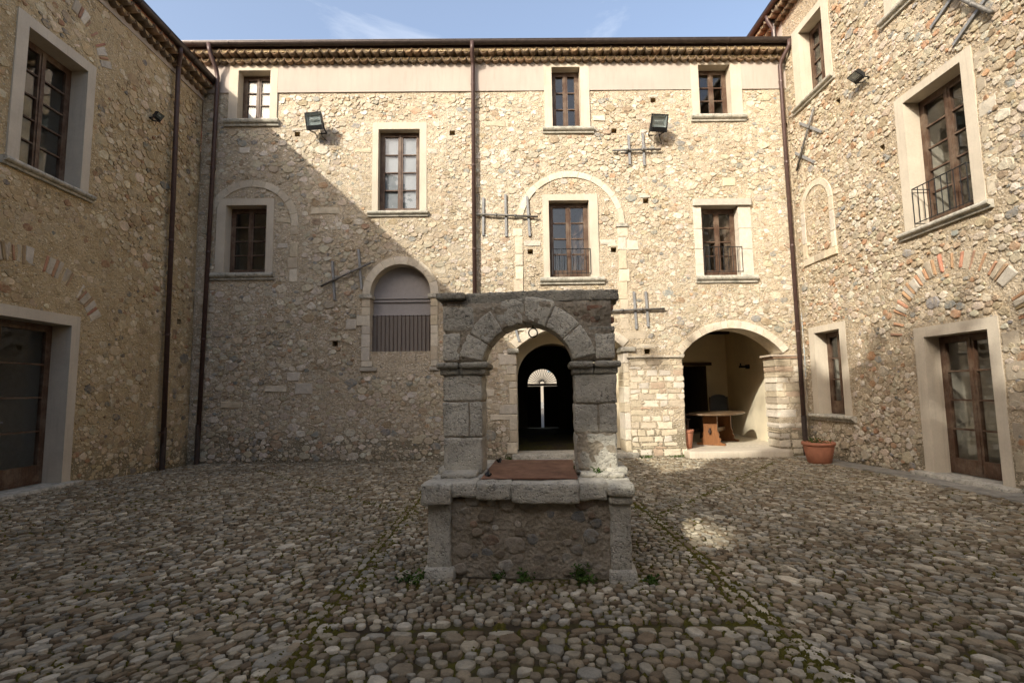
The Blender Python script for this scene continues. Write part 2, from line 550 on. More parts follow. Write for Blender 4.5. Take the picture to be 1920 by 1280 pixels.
def poly_block(fr, poly, n0, n1, ch=0.01, jit=0.003, rng=random, col=None):
    """a cut stone whose face is the polygon poly (u, v) on a wall face"""
    m = len(poly)
    cu = sum(p[0] for p in poly) / m; cv = sum(p[1] for p in poly) / m
    rm = sum(math.hypot(p[0] - cu, p[1] - cv) for p in poly) / m
    s = max(0.6, 1 - ch / rm * 1.3)
    V = [fr(p[0], p[1], n0) for p in poly]
    V += [fr(p[0] + rng.uniform(-jit, jit), p[1] + rng.uniform(-jit, jit), n1 - ch) for p in poly]
    V += [fr(cu + (p[0] - cu) * s, cv + (p[1] - cv) * s, n1 + rng.uniform(-jit, jit)) for p in poly]
    V.append(fr(cu, cv, n1 + rng.uniform(0, jit)))
    F = []
    for k in range(2):
        for i in range(m):
            j = (i + 1) % m
            F.append((k * m + i, k * m + j, (k + 1) * m + j, (k + 1) * m + i))
    for i in range(m):
        F.append((2 * m + i, 2 * m + (i + 1) % m, 3 * m))
    return V, F

# ------------------------------------------------------------------ packing of stones (power diagram over random darts)
def pack(u0, u1, v0, v1, classes, sx, sy, seed, skip=lambda u, v, r: False, tight=0.92):
    """sites (u, v, r) with r measured in the stretched metric u/sx, v/sy"""
    rng = random.Random(seed)
    cell = 2.05 * max(c[0] for c in classes)
    G = {}
    S = []
    a0, a1, b0, b1 = u0 / sx, u1 / sx, v0 / sy, v1 / sy
    for r, tries in classes:
        for _ in range(int(tries * (a1 - a0) * (b1 - b0))):
            a = rng.uniform(a0, a1); b = rng.uniform(b0, b1)
            if skip(a * sx, b * sy, r): continue
            rr = r * rng.uniform(0.88, 1.12)
            ci, cj = int(a // cell), int(b // cell)
            ok = True
            for i in (ci - 1, ci, ci + 1):
                for j in (cj - 1, cj, cj + 1):
                    for (x, y, q) in G.get((i, j), ()):
                        dx = x - a; dy = y - b; m = (q + rr) * tight
                        if dx * dx + dy * dy < m * m:
                            ok = False; break
                    if not ok: break
                if not ok: break
            if ok:
                G.setdefault((ci, cj), []).append((a, b, rr))
                S.append((a, b, rr))
    out = []
    for (a, b, r) in S:
        lim = r * 1.45
        poly = [(a + lim * math.cos(t * math.pi / 4 + 0.39), b + lim * math.sin(t * math.pi / 4 + 0.39)) for t in range(8)]
        ci, cj = int(a // cell), int(b // cell)
        for i in (ci - 1, ci, ci + 1):
            for j in (cj - 1, cj, cj + 1):
                for (x, y, q) in G.get((i, j), ()):
                    dx = x - a; dy = y - b
                    dd = dx * dx + dy * dy
                    if dd < 1e-12 or dd > (lim + q * 1.45) ** 2: continue
                    cc = 0.5 * (x * x + y * y - a * a - b * b - q * q + r * r)
                    new = []
                    n = len(poly)
                    for t in range(n):
                        p, pn = poly[t], poly[(t + 1) % n]
                        s0 = dx * p[0] + dy * p[1] - cc
                        s1 = dx * pn[0] + dy * pn[1] - cc
                        if s0 <= 0: new.append(p)
                        if (s0 < 0 < s1) or (s1 < 0 < s0):
                            w = s0 / (s0 - s1)
                            new.append((p[0] + (pn[0] - p[0]) * w, p[1] + (pn[1] - p[1]) * w))
                    poly = new
                    if len(poly) < 3: break
        if len(poly) >= 3:
            out.append((a * sx, b * sy, r, np.array([(p[0] * sx, p[1] * sy) for p in poly])))
    return out

def round_poly(P, nprng, k=8, noise_amp=0.06, shrink=1.0, chaikin=1):
    for _ in range(chaikin):
        Q = np.roll(P, -1, axis=0)
        P = np.stack([P * 0.75 + Q * 0.25, P * 0.25 + Q * 0.75], axis=1).reshape(-1, 2)
    c = P.mean(axis=0)
    d = P - c
    ang = np.arctan2(d[:, 1], d[:, 0])
    rr = np.hypot(d[:, 0], d[:, 1])
    o = np.argsort(ang)
    ang, rr = ang[o], rr[o]
    t = np.linspace(-math.pi, math.pi, k, endpoint=False) + nprng.uniform(-0.15, 0.15, k)
    R = np.interp(t, np.concatenate([ang - 2 * math.pi, ang, ang + 2 * math.pi]), np.tile(rr, 3))
    R = R * shrink * nprng.uniform(1 - noise_amp, 1 + noise_amp, k)
    return c, np.stack([np.cos(t) * R, np.sin(t) * R], axis=1)

def stone_shape(c, d, h, nprng, n0=-0.03, sh=(0.97, 0.86, 0.55), hs=(0.25, 0.75, 1.0), tilt=0.25, inner=True):
    """rings of (u, v, n) and faces"""
    k = len(d)
    g = nprng.uniform(-tilt, tilt, 2) * h / max(0.03, np.abs(d).max())
    rings = [(1.0, n0)]
    rings += [(sh[0], hs[0] * h), (sh[1], hs[1] * h)]
    if inner: rings.append((sh[2], hs[2] * h))
    V = []
    for i, (s, z) in enumerate(rings):
        q = d * s
        n = np.full(k, z)
        if i:
            n = n + (q @ g) + nprng.uniform(-0.10, 0.10, k) * h
        V.append(np.column_stack([c[0] + q[:, 0], c[1] + q[:, 1], n]))
    V.append(np.array([[c[0], c[1], h * 1.04 + nprng.uniform(-0.08, 0.08) * h]]))
    V = np.concatenate(V)
    F = []
    R = len(rings)
    for r in range(R - 1):
        for i in range(k):
            j = (i + 1) % k
            F.append((r * k + i, r * k + j, (r + 1) * k + j, (r + 1) * k + i))
    t = (R - 1) * k
    for i in range(k):
        F.append((t + i, t + (i + 1) % k, R * k))
    return V, F

def frame_pts(fr, V):
    O = np.array(fr.O); U = np.array(fr.U); N = np.array(fr.N)
    out = O + np.outer(V[:, 0], U) + np.outer(V[:, 2], N)
    out[:, 2] += V[:, 1]
    return out

class Excl:
    def __init__(s): s.R = []; s.A = []
    def rect(s, u0, u1, v0, v1, m=0.0): s.R.append((u0 - m, u1 + m, v0 - m, v1 + m)); return s
    def ring(s, cu, cv, r0, r1, a0=0, a1=180): s.A.append((cu, cv, r0, r1, a0, a1)); return s
    def hit(s, u, v):
        for a, b, c, d in s.R:
            if a < u < b and c < v < d: return True
        for cu, cv, r0, r1, a0, a1 in s.A:
            r = math.hypot(u - cu, v - cv)
            if r0 < r < r1:
                t = math.degrees(math.atan2(v - cv, u - cu))
                if a0 <= t <= a1: return True
        return False

def rubble(fr, parent, u0, u1, v0, v1, ex, classes, palette, seed, sx=1.25, sy=0.9, hmin=0.006, hmax=0.026, keep=0.9, big=300, score=None, shrink=(0.74, 1.0), tight=0.92, mat='rubble'):
    """stones set in the wall: the largest as pieces of their own, the rest joined"""
    npr = np.random.RandomState(seed)
    rng = random.Random(seed + 5)
    cells = pack(u0, u1, v0, v1, classes, sx, sy, seed, lambda u, v, r: ex.hit(u, v), tight)
    items = []
    for (a, b, r, P) in cells:
        if rng.random() > keep: continue
        c, d = round_poly(P, npr, 10 if r > 0.06 else 7, 0.15, rng.uniform(*shrink), 1 if rng.random() < 0.25 else 0)
        if any(ex.hit(c[0] + q[0], c[1] + q[1]) for q in d): continue
        if (c[0] + d[:, 0]).max() > u1 or (c[0] + d[:, 0]).min() < u0 or (c[1] + d[:, 1]).max() > v1 or (c[1] + d[:, 1]).min() < v0: continue
        h = rng.uniform(hmin, hmax) * (0.9 + r * 2.5)
        V, F = stone_shape(c, d, h, npr, n0=-0.025, sh=(0.98, 0.88, 0.6), hs=(0.45, 0.92, 1.0), tilt=0.55, inner=r > 0.06)
        w = rng.random()
        for pw, pc in palette:
            if w < pw: break
            w -= pw
        k = rng.uniform(0.82, 1.15)
        col = tuple(min(0.85, x * k * rng.uniform(0.96, 1.04)) for x in pc)
        s = np.ptp(d[:, 0]) * np.ptp(d[:, 1]) * (score(c[0], c[1]) if score else 1.0)
        items.append((s, frame_pts(fr, V), F, col))
    items.sort(key=lambda t: -t[0])
    for s, V, F, col in items[:big]:
        mesh_obj('stone', V, F, mat, parent, False, [col] * len(V))
    mb = MB()
    for s, V, F, col in items[big:]:
        mb.add(list(V), F, col)
    if mb.v:
        o = mesh_obj('small_stones', mb.v, mb.f, mat, parent, False, mb.c)
        o['kind'] = 'stuff'
    return len(items)

def arc(cu, cv, r, a0, a1, n):
    return [(cu + r * math.cos(rad(a0 + (a1 - a0) * i / n)), cv + r * math.sin(rad(a0 + (a1 - a0) * i / n))) for i in range(n + 1)]

def inside(poly, u, v):
    c = False
    n = len(poly)
    j = n - 1
    for i in range(n):
        a, b = poly[i]; x, y = poly[j]
        if (b > v) != (y > v) and u < (x - a) * (v - b) / (y - b) + a: c = not c
        j = i
    return c

def wall_sheet(name, fr, u0, u1, v0, v1, holes, mat, parent, step=0.13, amp=0.014, seed=1):
    rng = random.Random(seed)
    pts = []; edges = []
    def loop(poly):
        b = len(pts)
        out = []
        for i in range(len(poly)):
            p, q = poly[i], poly[(i + 1) % len(poly)]
            L = math.hypot(q[0] - p[0], q[1] - p[1])
            n = max(1, int(L / (step * 1.6)))
            for t in range(n):
                out.append((p[0] + (q[0] - p[0]) * t / n, p[1] + (q[1] - p[1]) * t / n))
        pts.extend(out)
        edges.extend([(b + i, b + (i + 1) % len(out)) for i in range(len(out))])
    loop([(u0, v0), (u1, v0), (u1, v1), (u0, v1)])
    for h in holes: loop(h)
    nb = len(pts)
    nu, nv = int((u1 - u0) / step), int((v1 - v0) / step)
    bb = [(min(p[0] for p in h), max(p[0] for p in h), min(p[1] for p in h), max(p[1] for p in h)) for h in holes]
    def inhole(u, v):
        for h, (a, b, c, d) in zip(holes, bb):
            if a < u < b and c < v < d and inside(h, u, v): return True
        return False
    for i in range(1, nu):
        for j in range(1, nv):
            u = u0 + (u1 - u0) * (i + rng.uniform(-0.3, 0.3)) / nu
            v = v0 + (v1 - v0) * (j + rng.uniform(-0.3, 0.3)) / nv
            if not inhole(u, v): pts.append((u, v))
    vo, eo, fo, *_ = delaunay_2d_cdt([Vector(p) for p in pts], edges, [], 0, 1e-5)
    V = []
    for p in vo:
        w = fr(p.x, p.y, 0)
        n = amp * (noise.noise(w * 1.7) * 0.9 + noise.noise(w * 5.5) * 0.6 + noise.noise(w * 0.45))
        V.append(fr(p.x, p.y, n))
    F = []
    for f in fo:
        cu = sum(vo[i].x for i in f) / len(f); cv = sum(vo[i].y for i in f) / len(f)
        if not inhole(cu, cv): F.append(tuple(f))
    return mesh_obj(name, V, F, mat, parent, True)

# ------------------------------------------------------------------ building parts
STONE_COLS = [(0.60, 0.52, 0.39), (0.55, 0.465, 0.33), (0.63, 0.56, 0.44), (0.50, 0.42, 0.31), (0.56, 0.50, 0.41)]
def ashlar_col(rng, bright=1.0):
    c = rng.choice(STONE_COLS); k = rng.uniform(0.88, 1.08) * bright
    return tuple(x * k for x in c)

def cut_stone(name, fr, poly, n0, n1, parent, rng, col=None, ch=0.010, jit=0.005, mat='ashlar'):
    V, F = poly_block(fr, poly, n0, n1, ch, jit, rng)
    return mesh_obj(name, V, F, mat, parent, False, [col or ashlar_col(rng)] * len(V))

def voussoirs(fr, parent, cu, cv, r0, r1, a0, a1, n, n0, n1, rng, cols=None, gap=0.003, skip=0.0, name='voussoir', wob=0.12, rj=0.0, bright=1.0):
    cuts = [a0 + (a1 - a0) * (i + (rng.uniform(-wob, wob) if 0 < i < n else 0)) / n for i in range(n + 1)]
    for i in range(n):
        if rng.random() < skip: continue
        g = math.degrees(gap / r0) * 0.5
        b0, b1 = cuts[i] + g, cuts[i + 1] - g
        ro = r1 + rng.uniform(-rj, rj)
        m = 4 if (b1 - b0) > 8 else 2
        poly = arc(cu, cv, r0 + rng.uniform(-rj, rj) * 0.3, b0, b1, m) + arc(cu, cv, ro, b1, b0, m)
        poly.reverse()
        cut_stone(name, fr, poly, n0, n1 + rng.uniform(-0.003, 0.003), parent, rng, cols(i) if cols else tuple(0.5 * (a + b) for a, b in zip(ashlar_col(rng, bright), (0.585 * bright, 0.515 * bright, 0.405 * bright))), 0.005, 0.002)

def rect_poly(u0, u1, v0, v1, rng=None, j=0.0):
    if rng is None or j == 0: return [(u0, v0), (u1, v0), (u1, v1), (u0, v1)]
    q = lambda: rng.uniform(-j, j)
    return [(u0 + q(), v0 + q()), ((u0 + u1) / 2, v0 + q() * .5), (u1 + q(), v0 + q()), (u1 + q() * .5, (v0 + v1) / 2), (u1 + q(), v1 + q()), ((u0 + u1) / 2, v1 + q() * .5), (u0 + q(), v1 + q()), (u0 + q() * .5, (v0 + v1) / 2)]

def sash_window(bld, fr, inner, outer, sill, recess, rows, rng, panel=0.10, surround=True, rail=None, curtain=None, blank=None, door=False, shutter=False, name='window', proud=0.018, handle=False, leaves=2, wood='wood'):
    """window or glazed door: plaster surround, sill, wooden frame, two leaves with glazing bars, panes"""
    u0, u1, v0, v1 = inner
    W = part(name, bld)
    if surround:
        a0, a1, b0, b1 = outer
        mb = MB()
        fr.box(mb, a0, u0, b0, b1, -recess - 0.05, proud)
        fr.box(mb, u1, a1, b0, b1, -recess - 0.05, proud)
        fr.box(mb, u0, u1, v1, b1, -recess - 0.05, proud - 0.0005)
        mb.build('surround', 'surround', W)
    if sill:
        s0, s1, t0, t1 = sill
        H = t1 - t0
        prof = [(-recess - 0.05, 0.0), (0.045, 0.0), (0.05, H * 0.12), (0.05, H * 0.30), (0.085, H * 0.38), (0.105, H * 0.52), (0.112, H * 0.70), (0.105, H * 0.88), (0.085, H), (-recess - 0.05, H)]
        mb = MB()
        mb.prism([(p[0], p[1]) for p in prof], s0, s1, lambda n, h, u: fr(u, t0 + h - 0.0, n))
        mb.build('sill', 'sill', W)
    n0 = -recess
    mb = MB()
    w = 0.055
    fr.box(mb, u0 + 0.003, u0 + w, v0 + 0.004, v1 - 0.003, n0 - 0.06, n0)
    fr.box(mb, u1 - w, u1 - 0.003, v0 + 0.004, v1 - 0.003, n0 - 0.06, n0)
    fr.box(mb, u0 + w, u1 - w, v1 - w, v1 - 0.003, n0 - 0.06, n0 - 0.001)
    fr.box(mb, u0 + w, u1 - w, v0 + 0.004, v0 + 0.04, n0 - 0.06, n0 - 0.001)
    mb.build('frame', wood, W)
    uu0, uu1, vv0, vv1 = u0 + w + 0.003, u1 - w - 0.003, v0 + 0.043, v1 - w - 0.003
    um = (uu0 + uu1) / 2
    st, bar = 0.058, 0.026
    for li in range(leaves):
        if leaves == 2:
            l0, l1 = (uu0, um - 0.0015) if li == 0 else (um + 0.0015, uu1)
        else:
            l0, l1 = uu0, uu1
        mb = MB()
        nn0, nn1 = n0 - 0.055, n0 + 0.006
        fr.box(mb, l0, l0 + st, vv0, vv1, nn0, nn1)
        fr.box(mb, l1 - st, l1, vv0, vv1, nn0, nn1)
        fr.box(mb, l0 + st, l1 - st, vv1 - st, vv1, nn0, nn1 - 0.001)
        fr.box(mb, l0 + st, l1 - st, vv0, vv0 + panel, nn0, nn1 - 0.001)
        pv0, pv1 = vv0 + panel, vv1 - st
        hgt = (pv1 - pv0) / rows
        for r in range(1, rows):
            fr.box(mb, l0 + st, l1 - st, pv0 + r * hgt - bar / 2, pv0 + r * hgt + bar / 2, nn0 + 0.01, nn1 - 0.004)
        if li == 0 and leaves == 2:
            fr.box(mb, um - 0.025, um + 0.02, vv0 + 0.01, vv1 - 0.01, nn1, nn1 + 0.014)
        mb.build('leaf_frame', wood, W)
        for r in range(rows):
            g = MB()
            fr.box(g, l0 + st - 0.005, l1 - st + 0.005, pv0 + r * hgt + bar / 2 - 0.005, pv0 + (r + 1) * hgt - bar / 2 + 0.005, n0 - 0.032, n0 - 0.027)
            g.build('pane', 'glass', W)
    if handle:
        mb = MB()
        p = fr(um + 0.045, v0 + 1.02, n0 + 0.02)
        mb.tube([p - fr.N * 0.02, p + fr.N * 0.03, p + fr.N * 0.035 + fr.U * 0.10], 0.009, 8)
        fr.box(mb, um + 0.028, um + 0.062, v0 + 0.93, v0 + 1.10, n0 + 0.006, n0 + 0.012)
        mb.build('handle', 'iron_grey', W)
    if curtain or blank:
        mb = MB()
        fr.box(mb, u0 + 0.03, u1 - 0.03, v0 + 0.03, v1 - 0.03, n0 - 0.085, n0 - 0.062)
        mb.build('curtain' if curtain else 'blank', 'curtain' if curtain else 'blank', W)
    if shutter:
        mb = MB()
        b = u1 - 0.30
        mb.prism([(b, n0 - 0.75), (b + 0.04, n0 - 0.75), (u1 - 0.04, n0 - 0.10), (u1 - 0.08, n0 - 0.10)], v0 + 0.05, v1 - 0.08, lambda u, n, v: fr(u, v, n))
        for q in (0.06, 0.36, 0.66):
            z0 = v0 + (v1 - v0) * q
            mb.prism([(b - 0.012, n0 - 0.70), (b + 0.0, n0 - 0.70), (u1 - 0.11, n0 - 0.16), (u1 - 0.122, n0 - 0.16)], z0, z0 + 0.5, lambda u, n, v: fr(u, v, n))
        mb.build('inner_shutter', 'wood', W)
    # the room behind, open towards the window
    m = 0.22
    a, b, c, d, e, f = u0 - m, u1 + m, v0 - m, v1 + m, -0.06, -2.4
    P = [fr(a, c, e), fr(b, c, e), fr(b, d, e), fr(a, d, e), fr(a, c, f), fr(b, c, f), fr(b, d, f), fr(a, d, f)]
    mesh_obj('room_shell', P, [(4, 7, 6, 5), (0, 4, 5, 1), (3, 2, 6, 7), (0, 3, 7, 4), (1, 5, 6, 2)], 'room_paint', W)
    if rail:
        r0, r1, q0, q1, nb = rail
        RL = MB()
        nn = 0.03
        RL.tube([fr(r0, q1, nn), fr(r1, q1, nn)], 0.010, 6)
        RL.tube([fr(r0, q0 + 0.05, nn), fr(r1, q0 + 0.05, nn)], 0.008, 6)
        for s in (r0, r1):
            RL.tube([fr(s, q1, nn), fr(s, q1, -recess)], 0.008, 6)
            RL.tube([fr(s, q0 + 0.05, nn), fr(s, q0 + 0.05, -recess)], 0.008, 6)
            RL.tube([fr(s, q1 + 0.01, nn), fr(s, q0 + 0.04, nn)], 0.0085, 6)
        RL.build('railing', 'black_metal', W)
        for i in range(1, nb - 1):
            u = r0 + (r1 - r0) * i / (nb - 1)
            b = MB()
            b.tube([fr(u, q0 - (0.0 if i in (0, nb - 1) else -0.03), nn), fr(u, q1 + (0.05 if i in (0, nb - 1) else 0), nn)], 0.0075, 6)
            b.build('baluster', 'black_metal', W)
    return W

TILE_COLS = [(0.20, 0.14, 0.09), (0.175, 0.128, 0.085), (0.215, 0.14, 0.085), (0.155, 0.118, 0.082), (0.21, 0.155, 0.105)]
def eave(bld, fr, u0, u1, zt, over, rng, pitch=0.2, gut=True):
    """two courses of barrel tiles with their bellies down, then the gutter in front"""
    R = pitch * 0.5
    n = int((u1 - u0) / pitch)
    protos = []
    for course, (n0, n1, zz) in enumerate(((-0.1, 0.14, zt), (-0.1, 0.27, zt + 0.140))):
        E = part('tile_course', bld)
        me = None
        for i in range(n):
            u = u0 + (i + 0.5 + (0.5 if course else 0)) * (u1 - u0) / n
            if u > u1 - 0.05: continue
            V = []; F = []
            seg = 7
            dz = rng.uniform(-0.010, 0.012); tl = rng.uniform(-0.012, 0.012); ln = rng.uniform(-0.025, 0.02)
            for k, nn in enumerate((n0, n1 * 0.5, n1 + rng.uniform(-0.012, 0.012))):
                for ring, (rr, dz) in enumerate(((R * 1.0, 0.0), (R * 0.84, 0.0))):
                    for j in range(seg + 1):
                        t = math.pi + math.pi * j / seg
                        V.append(fr(u + rr * math.cos(t), zz + R * 1.12 + rr * 1.12 * math.sin(t) + k * 0.008 + dz + tl * math.cos(t), nn + (ln if k == 2 else 0)))
            st = 2 * (seg + 1)
            for k in range(2):
                for j in range(seg):
                    a = k * st + j
                    F.append((a, a + st, a + st + 1, a + 1))
                    a = k * st + seg + 1 + j
                    F.append((a, a + 1, a + st + 1, a + st))
            for j in range(seg):
                a = 2 * st + j
                F.append((a, a + seg + 1, a + seg + 2, a + 1))
            col = rng.choice(TILE_COLS); kk = rng.uniform(0.75, 1.25)
            mesh_obj('tile', V, F, 'rooftile', E, True, [tuple(x * kk for x in col)] * len(V))
        mb = MB()
        fr.box(mb, u0, u1, zz + 0.075, zz + 0.139, -0.12, n1 - 0.03)
        mb.build('mortar_bed', 'mortar_left', bld)
    # boards under the roof edge and the gutter
    mb = MB()
    fr.box(mb, u0, u1, zt + 0.281, zt + 0.405, -0.12, over - 0.172)
    mb.build('eave_board', 'wood_dark', bld)
    gz = zt + 0.275
    g = MB()
    prof = []
    for j in range(11):
        t = math.pi + math.pi * j / 10
        prof.append((over - 0.09 + 0.08 * math.cos(t), gz + 0.12 + 0.08 * math.sin(t)))
    prof += [(over - 0.002, gz + 0.12), (over - 0.002, gz + 0.134), (over - 0.020, gz + 0.134), (over - 0.020, gz + 0.116)]
    for j in range(9, 0, -1):
        t = math.pi + math.pi * j / 10
        prof.append((over - 0.09 + 0.070 * math.cos(t), gz + 0.12 + 0.07 * math.sin(t)))
    prof.append((over - 0.16, gz + 0.12))
    N = len(prof)
    g.prism(prof, u0, u1, lambda n, z, u: fr(u, z, n))
    G = g.build('gutter', 'gutter_brown', bld)
    x = u0 + 0.5
    while x < u1:
        s = MB()
        pr = [(over - 0.09 + 0.088 * math.cos(math.pi + math.pi * j / 10), gz + 0.12 + 0.088 * math.sin(math.pi + math.pi * j / 10)) for j in range(11)]
        pr = pr + [(over - 0.09 + 0.0805 * math.cos(math.pi + math.pi * j / 10), gz + 0.12 + 0.0805 * math.sin(math.pi + math.pi * j / 10)) for j in range(10, -1, -1)]
        s.prism(pr, x - 0.014, x + 0.014, lambda n, z, u: fr(u, z, n))
        s.build('gutter_strap', 'gutter_brown', G)
        x += 0.86
    return gz

def downspout(bld, pts, rng, fr, low=None):
    mb = MB()
    mb.tube(pts, 0.05, 12)
    o = mb.build('downspout', 'pipe_brown', bld, True)
    p0, p1 = Vector(pts[-2]), Vector(pts[-1])
    L = (p0 - p1).length
    z = 0.8
    while z < L - 0.2:
        c = p1 + (p0 - p1) * (z / L)
        b = MB()
        b.tube([c - Vector((0, 0, 0.02)), c + Vector((0, 0, 0.02))], 0.056, 12)
        b.tube([c - fr.N * 0.04, c - fr.N * 0.14], 0.008, 6)
        b.build('pipe_bracket', 'pipe_brown', o)
        z += 2.05
    b = MB()
    c = p1
    b.tube([c, c + Vector((0, 0, 0.9))], 0.057, 12)
    b.build('pipe_shoe', 'gutter_brown', o)
    return o

# ================================================================== THE SETTING
def gz(x, y):
    """height of the courtyard floor"""
    def ss(a, b, t):
        t = min(1, max(0, (t - a) / (b - a))); return t * t * (3 - 2 * t)
    h = 0.11 * ss(-4.6, -7.2, x) * ss(11.6, 8.6, y) + 0.06 * ss(5.0, 6.9, x) * ss(10.8, 8.4, y)
    return h + 0.012 * noise.noise(Vector((x * 0.5, y * 0.5, 0.3)))

mb = MB()
mb.add([Vector(p) for p in ((-600, -600, -0.06), (600, -600, -0.06), (600, 600, -0.06), (-600, 600, -0.06))], [(0, 1, 2, 3)])
tag(mb.build('ground', 'earth'), kind='structure')
nx, ny = 96, 110
V = []; F = []
for j in range(ny + 1):
    for i in range(nx + 1):
        x = -7.4 + 14.5 * i / nx; y = -4.3 + 16.8 * j / ny
        V.append((x, y, gz(x, y) - 0.012 + 0.008 * noise.noise(Vector((x * 5, y * 5, 1)))))
for j in range(ny):
    for i in range(nx):
        a = j * (nx + 1) + i
        F.append((a, a + 1, a + nx + 2, a + nx + 1))
court = mesh_obj('courtyard_paving', V, F, 'ground_earth', None, True)
tag(court, kind='structure')

WELL_C, WELL_A = Vector((0.165, 4.46, 0)), rad(-5.0)
def in_well(x, y, m=0.0):
    dx, dy = x - WELL_C.x, y - WELL_C.y
    c, s = math.cos(WELL_A), math.sin(WELL_A)
    lx, ly = dx * c + dy * s, -dx * s + dy * c
    return -0.88 - m < lx < 0.88 + m and -0.05 - m < ly < 1.5 + m

COB = [(0.24, (0.30, 0.26, 0.185)), (0.20, (0.24, 0.195, 0.13)), (0.14, (0.195, 0.145, 0.09)), (0.14, (0.275, 0.255, 0.205)), (0.14, (0.41, 0.365, 0.275)), (0.08, (0.145, 0.108, 0.066)), (0.06, (0.47, 0.425, 0.335))]
JL, JR, JF = -1.28, 1.72, 3.52     # joint lines of the paving round the well
cob_items = []
def cobbles(u0, u1, v0, v1, classes, sx, sy, seed, shrink=(0.64, 0.93), rot=0.0):
    npr = np.random.RandomState(seed); rng = random.Random(seed)
    cr, sr = math.cos(rot), math.sin(rot)
    if rot:
        cx, cy = (u0 + u1) / 2, (v0 + v1) / 2
        R = math.hypot(u1 - u0, v1 - v0) / 2
        box = (-R, R, -R, R)
        to = lambda a, b: (cx + a * cr - b * sr, cy + a * sr + b * cr)
    else:
        box = (u0, u1, v0, v1)
        to = lambda a, b: (a, b)
    def skip(a, b, r):
        x, y = to(a, b)
        return not (u0 < x < u1 and v0 < y < v1) or in_well(x, y, 0.03) or abs(x) > y * 1.15 + 1.2
    for (a, b, r, P) in pack(*box, classes, sx, sy, seed, skip, 0.90):
        c, d = round_poly(P, npr, 9, 0.15, rng.uniform(*shrink), 1 if rng.random() < .6 else 0)
        d = d * np.array([[rng.uniform(.88, 1.1), rng.uniform(.88, 1.1)]])
        if rot:
            c = np.array(to(c[0], c[1]))
            d = np.column_stack([d[:, 0] * cr - d[:, 1] * sr, d[:, 0] * sr + d[:, 1] * cr])
        add_cobble(c, d, rng, npr)
def add_cobble(c, d, rng, npr, hk=1.0):
    x, y = float(c[0]), float(c[1])
    if y > 11.93 or x < -7.25 or x > 6.95: return
    h = rng.uniform(0.004, 0.015) * hk
    V, F = stone_shape(c, d, h, npr, n0=-0.03, sh=(0.98, 0.88, 0.58), hs=(0.45, 0.93, 1.0), tilt=0.55, inner=y < 6.0)
    V[:, 2] += gz(x, y)
    w = rng.random()
    for pw, pc in COB:
        if w < pw: break
        w -= pw
    k = rng.uniform(0.78, 1.28)
    size = np.ptp(d[:, 0]) * np.ptp(d[:, 1])
    vis = 1.0 if (y > 2.35 and abs(x) < y * 1.02 and not (abs(x - .2) < .9 and 4.5 < y < 6.3)) else 0.0
    cob_items.append((vis * size / max(1.0, y) ** 3, V, F, tuple(q * k for q in pc)))
SIDE = [(0.076, 2), (0.060, 14), (0.046, 80), (0.036, 360), (0.028, 1100), (0.021, 1900), (0.016, 1700)]
MIDC = [(0.050, 12), (0.042, 70), (0.034, 440), (0.027, 1200), (0.020, 1800)]
cobbles(-7.2, JL - 0.10, 1.5, 11.95, SIDE, 0.80, 1.40, 11, rot=rad(-38))
cobbles(JR + 0.10, 6.45, 1.5, 11.95, SIDE, 0.80, 1.40, 12, rot=rad(38))
cobbles(JL + 0.06, JR - 0.06, JF + 0.08, 11.95, MIDC, 1.05, 0.98, 13)
cobbles(JL - 0.02, JR + 0.02, 1.5, JF - 0.09, [(0.062, 30), (0.048, 220), (0.039, 560), (0.030, 1000), (0.022, 1400)], 1.12, 0.98, 14)
# straight courses along the joints
def course(p, q, w, ln, seed):
    rng = random.Random(seed); npr = np.random.RandomState(seed)
    p = np.array(p, float); q = np.array(q, float)
    L = np.linalg.norm(q - p); t = (q - p) / L; n = np.array([-t[1], t[0]])
    s = 0.0
    while s < L - 0.05:
        l = ln * rng.uniform(0.75, 1.35)
        c = p + t * (s + l / 2) + n * rng.uniform(-0.006, 0.006)
        s += l + 0.012
        if in_well(c[0], c[1], 0.05): continue
        a = np.linspace(0, 2 * math.pi, 8, endpoint=False) + 0.39
        d = np.outer(np.sign(np.cos(a)) * np.abs(np.cos(a)) ** 0.7 * l * 0.46, t) + np.outer(np.sign(np.sin(a)) * np.abs(np.sin(a)) ** 0.7 * w * 0.44, n)
        d = d * npr.uniform(0.92, 1.06, (8, 1))
        add_cobble(c, d, rng, npr)
course((JL - 0.045, 0.8), (JL - 0.045, 11.9), 0.075, 0.13, 21)
course((JL + 0.045 - 0.02, JF), (JL + 0.025, 11.9), 0.075, 0.12, 22)
course((JR + 0.045, 0.8), (JR + 0.045, 6.6), 0.075, 0.13, 23)
course((JR - 0.035, JF), (JR - 0.035, 6.6), 0.075, 0.12, 24)
course((JR + 0.04, 6.7), (JR + 0.04, 11.9), 0.075, 0.13, 26)
course((JL, JF - 0.045), (JR, JF - 0.045), 0.075, 0.15, 25)
cob_items.sort(key=lambda t: -t[0])
for s, V, F, col in cob_items[:300]:
    mesh_obj('cobblestone', V, F, 'cobble', court, True, [col] * len(V))
mb = MB()
for s, V, F, col in cob_items[300:]:
    mb.add(list(V), F, col)
o = mesh_obj('cobblestones', mb.v, mb.f, 'cobble', court, True, mb.c)
o['kind'] = 'stuff'
print('cobbles', len(cob_items))

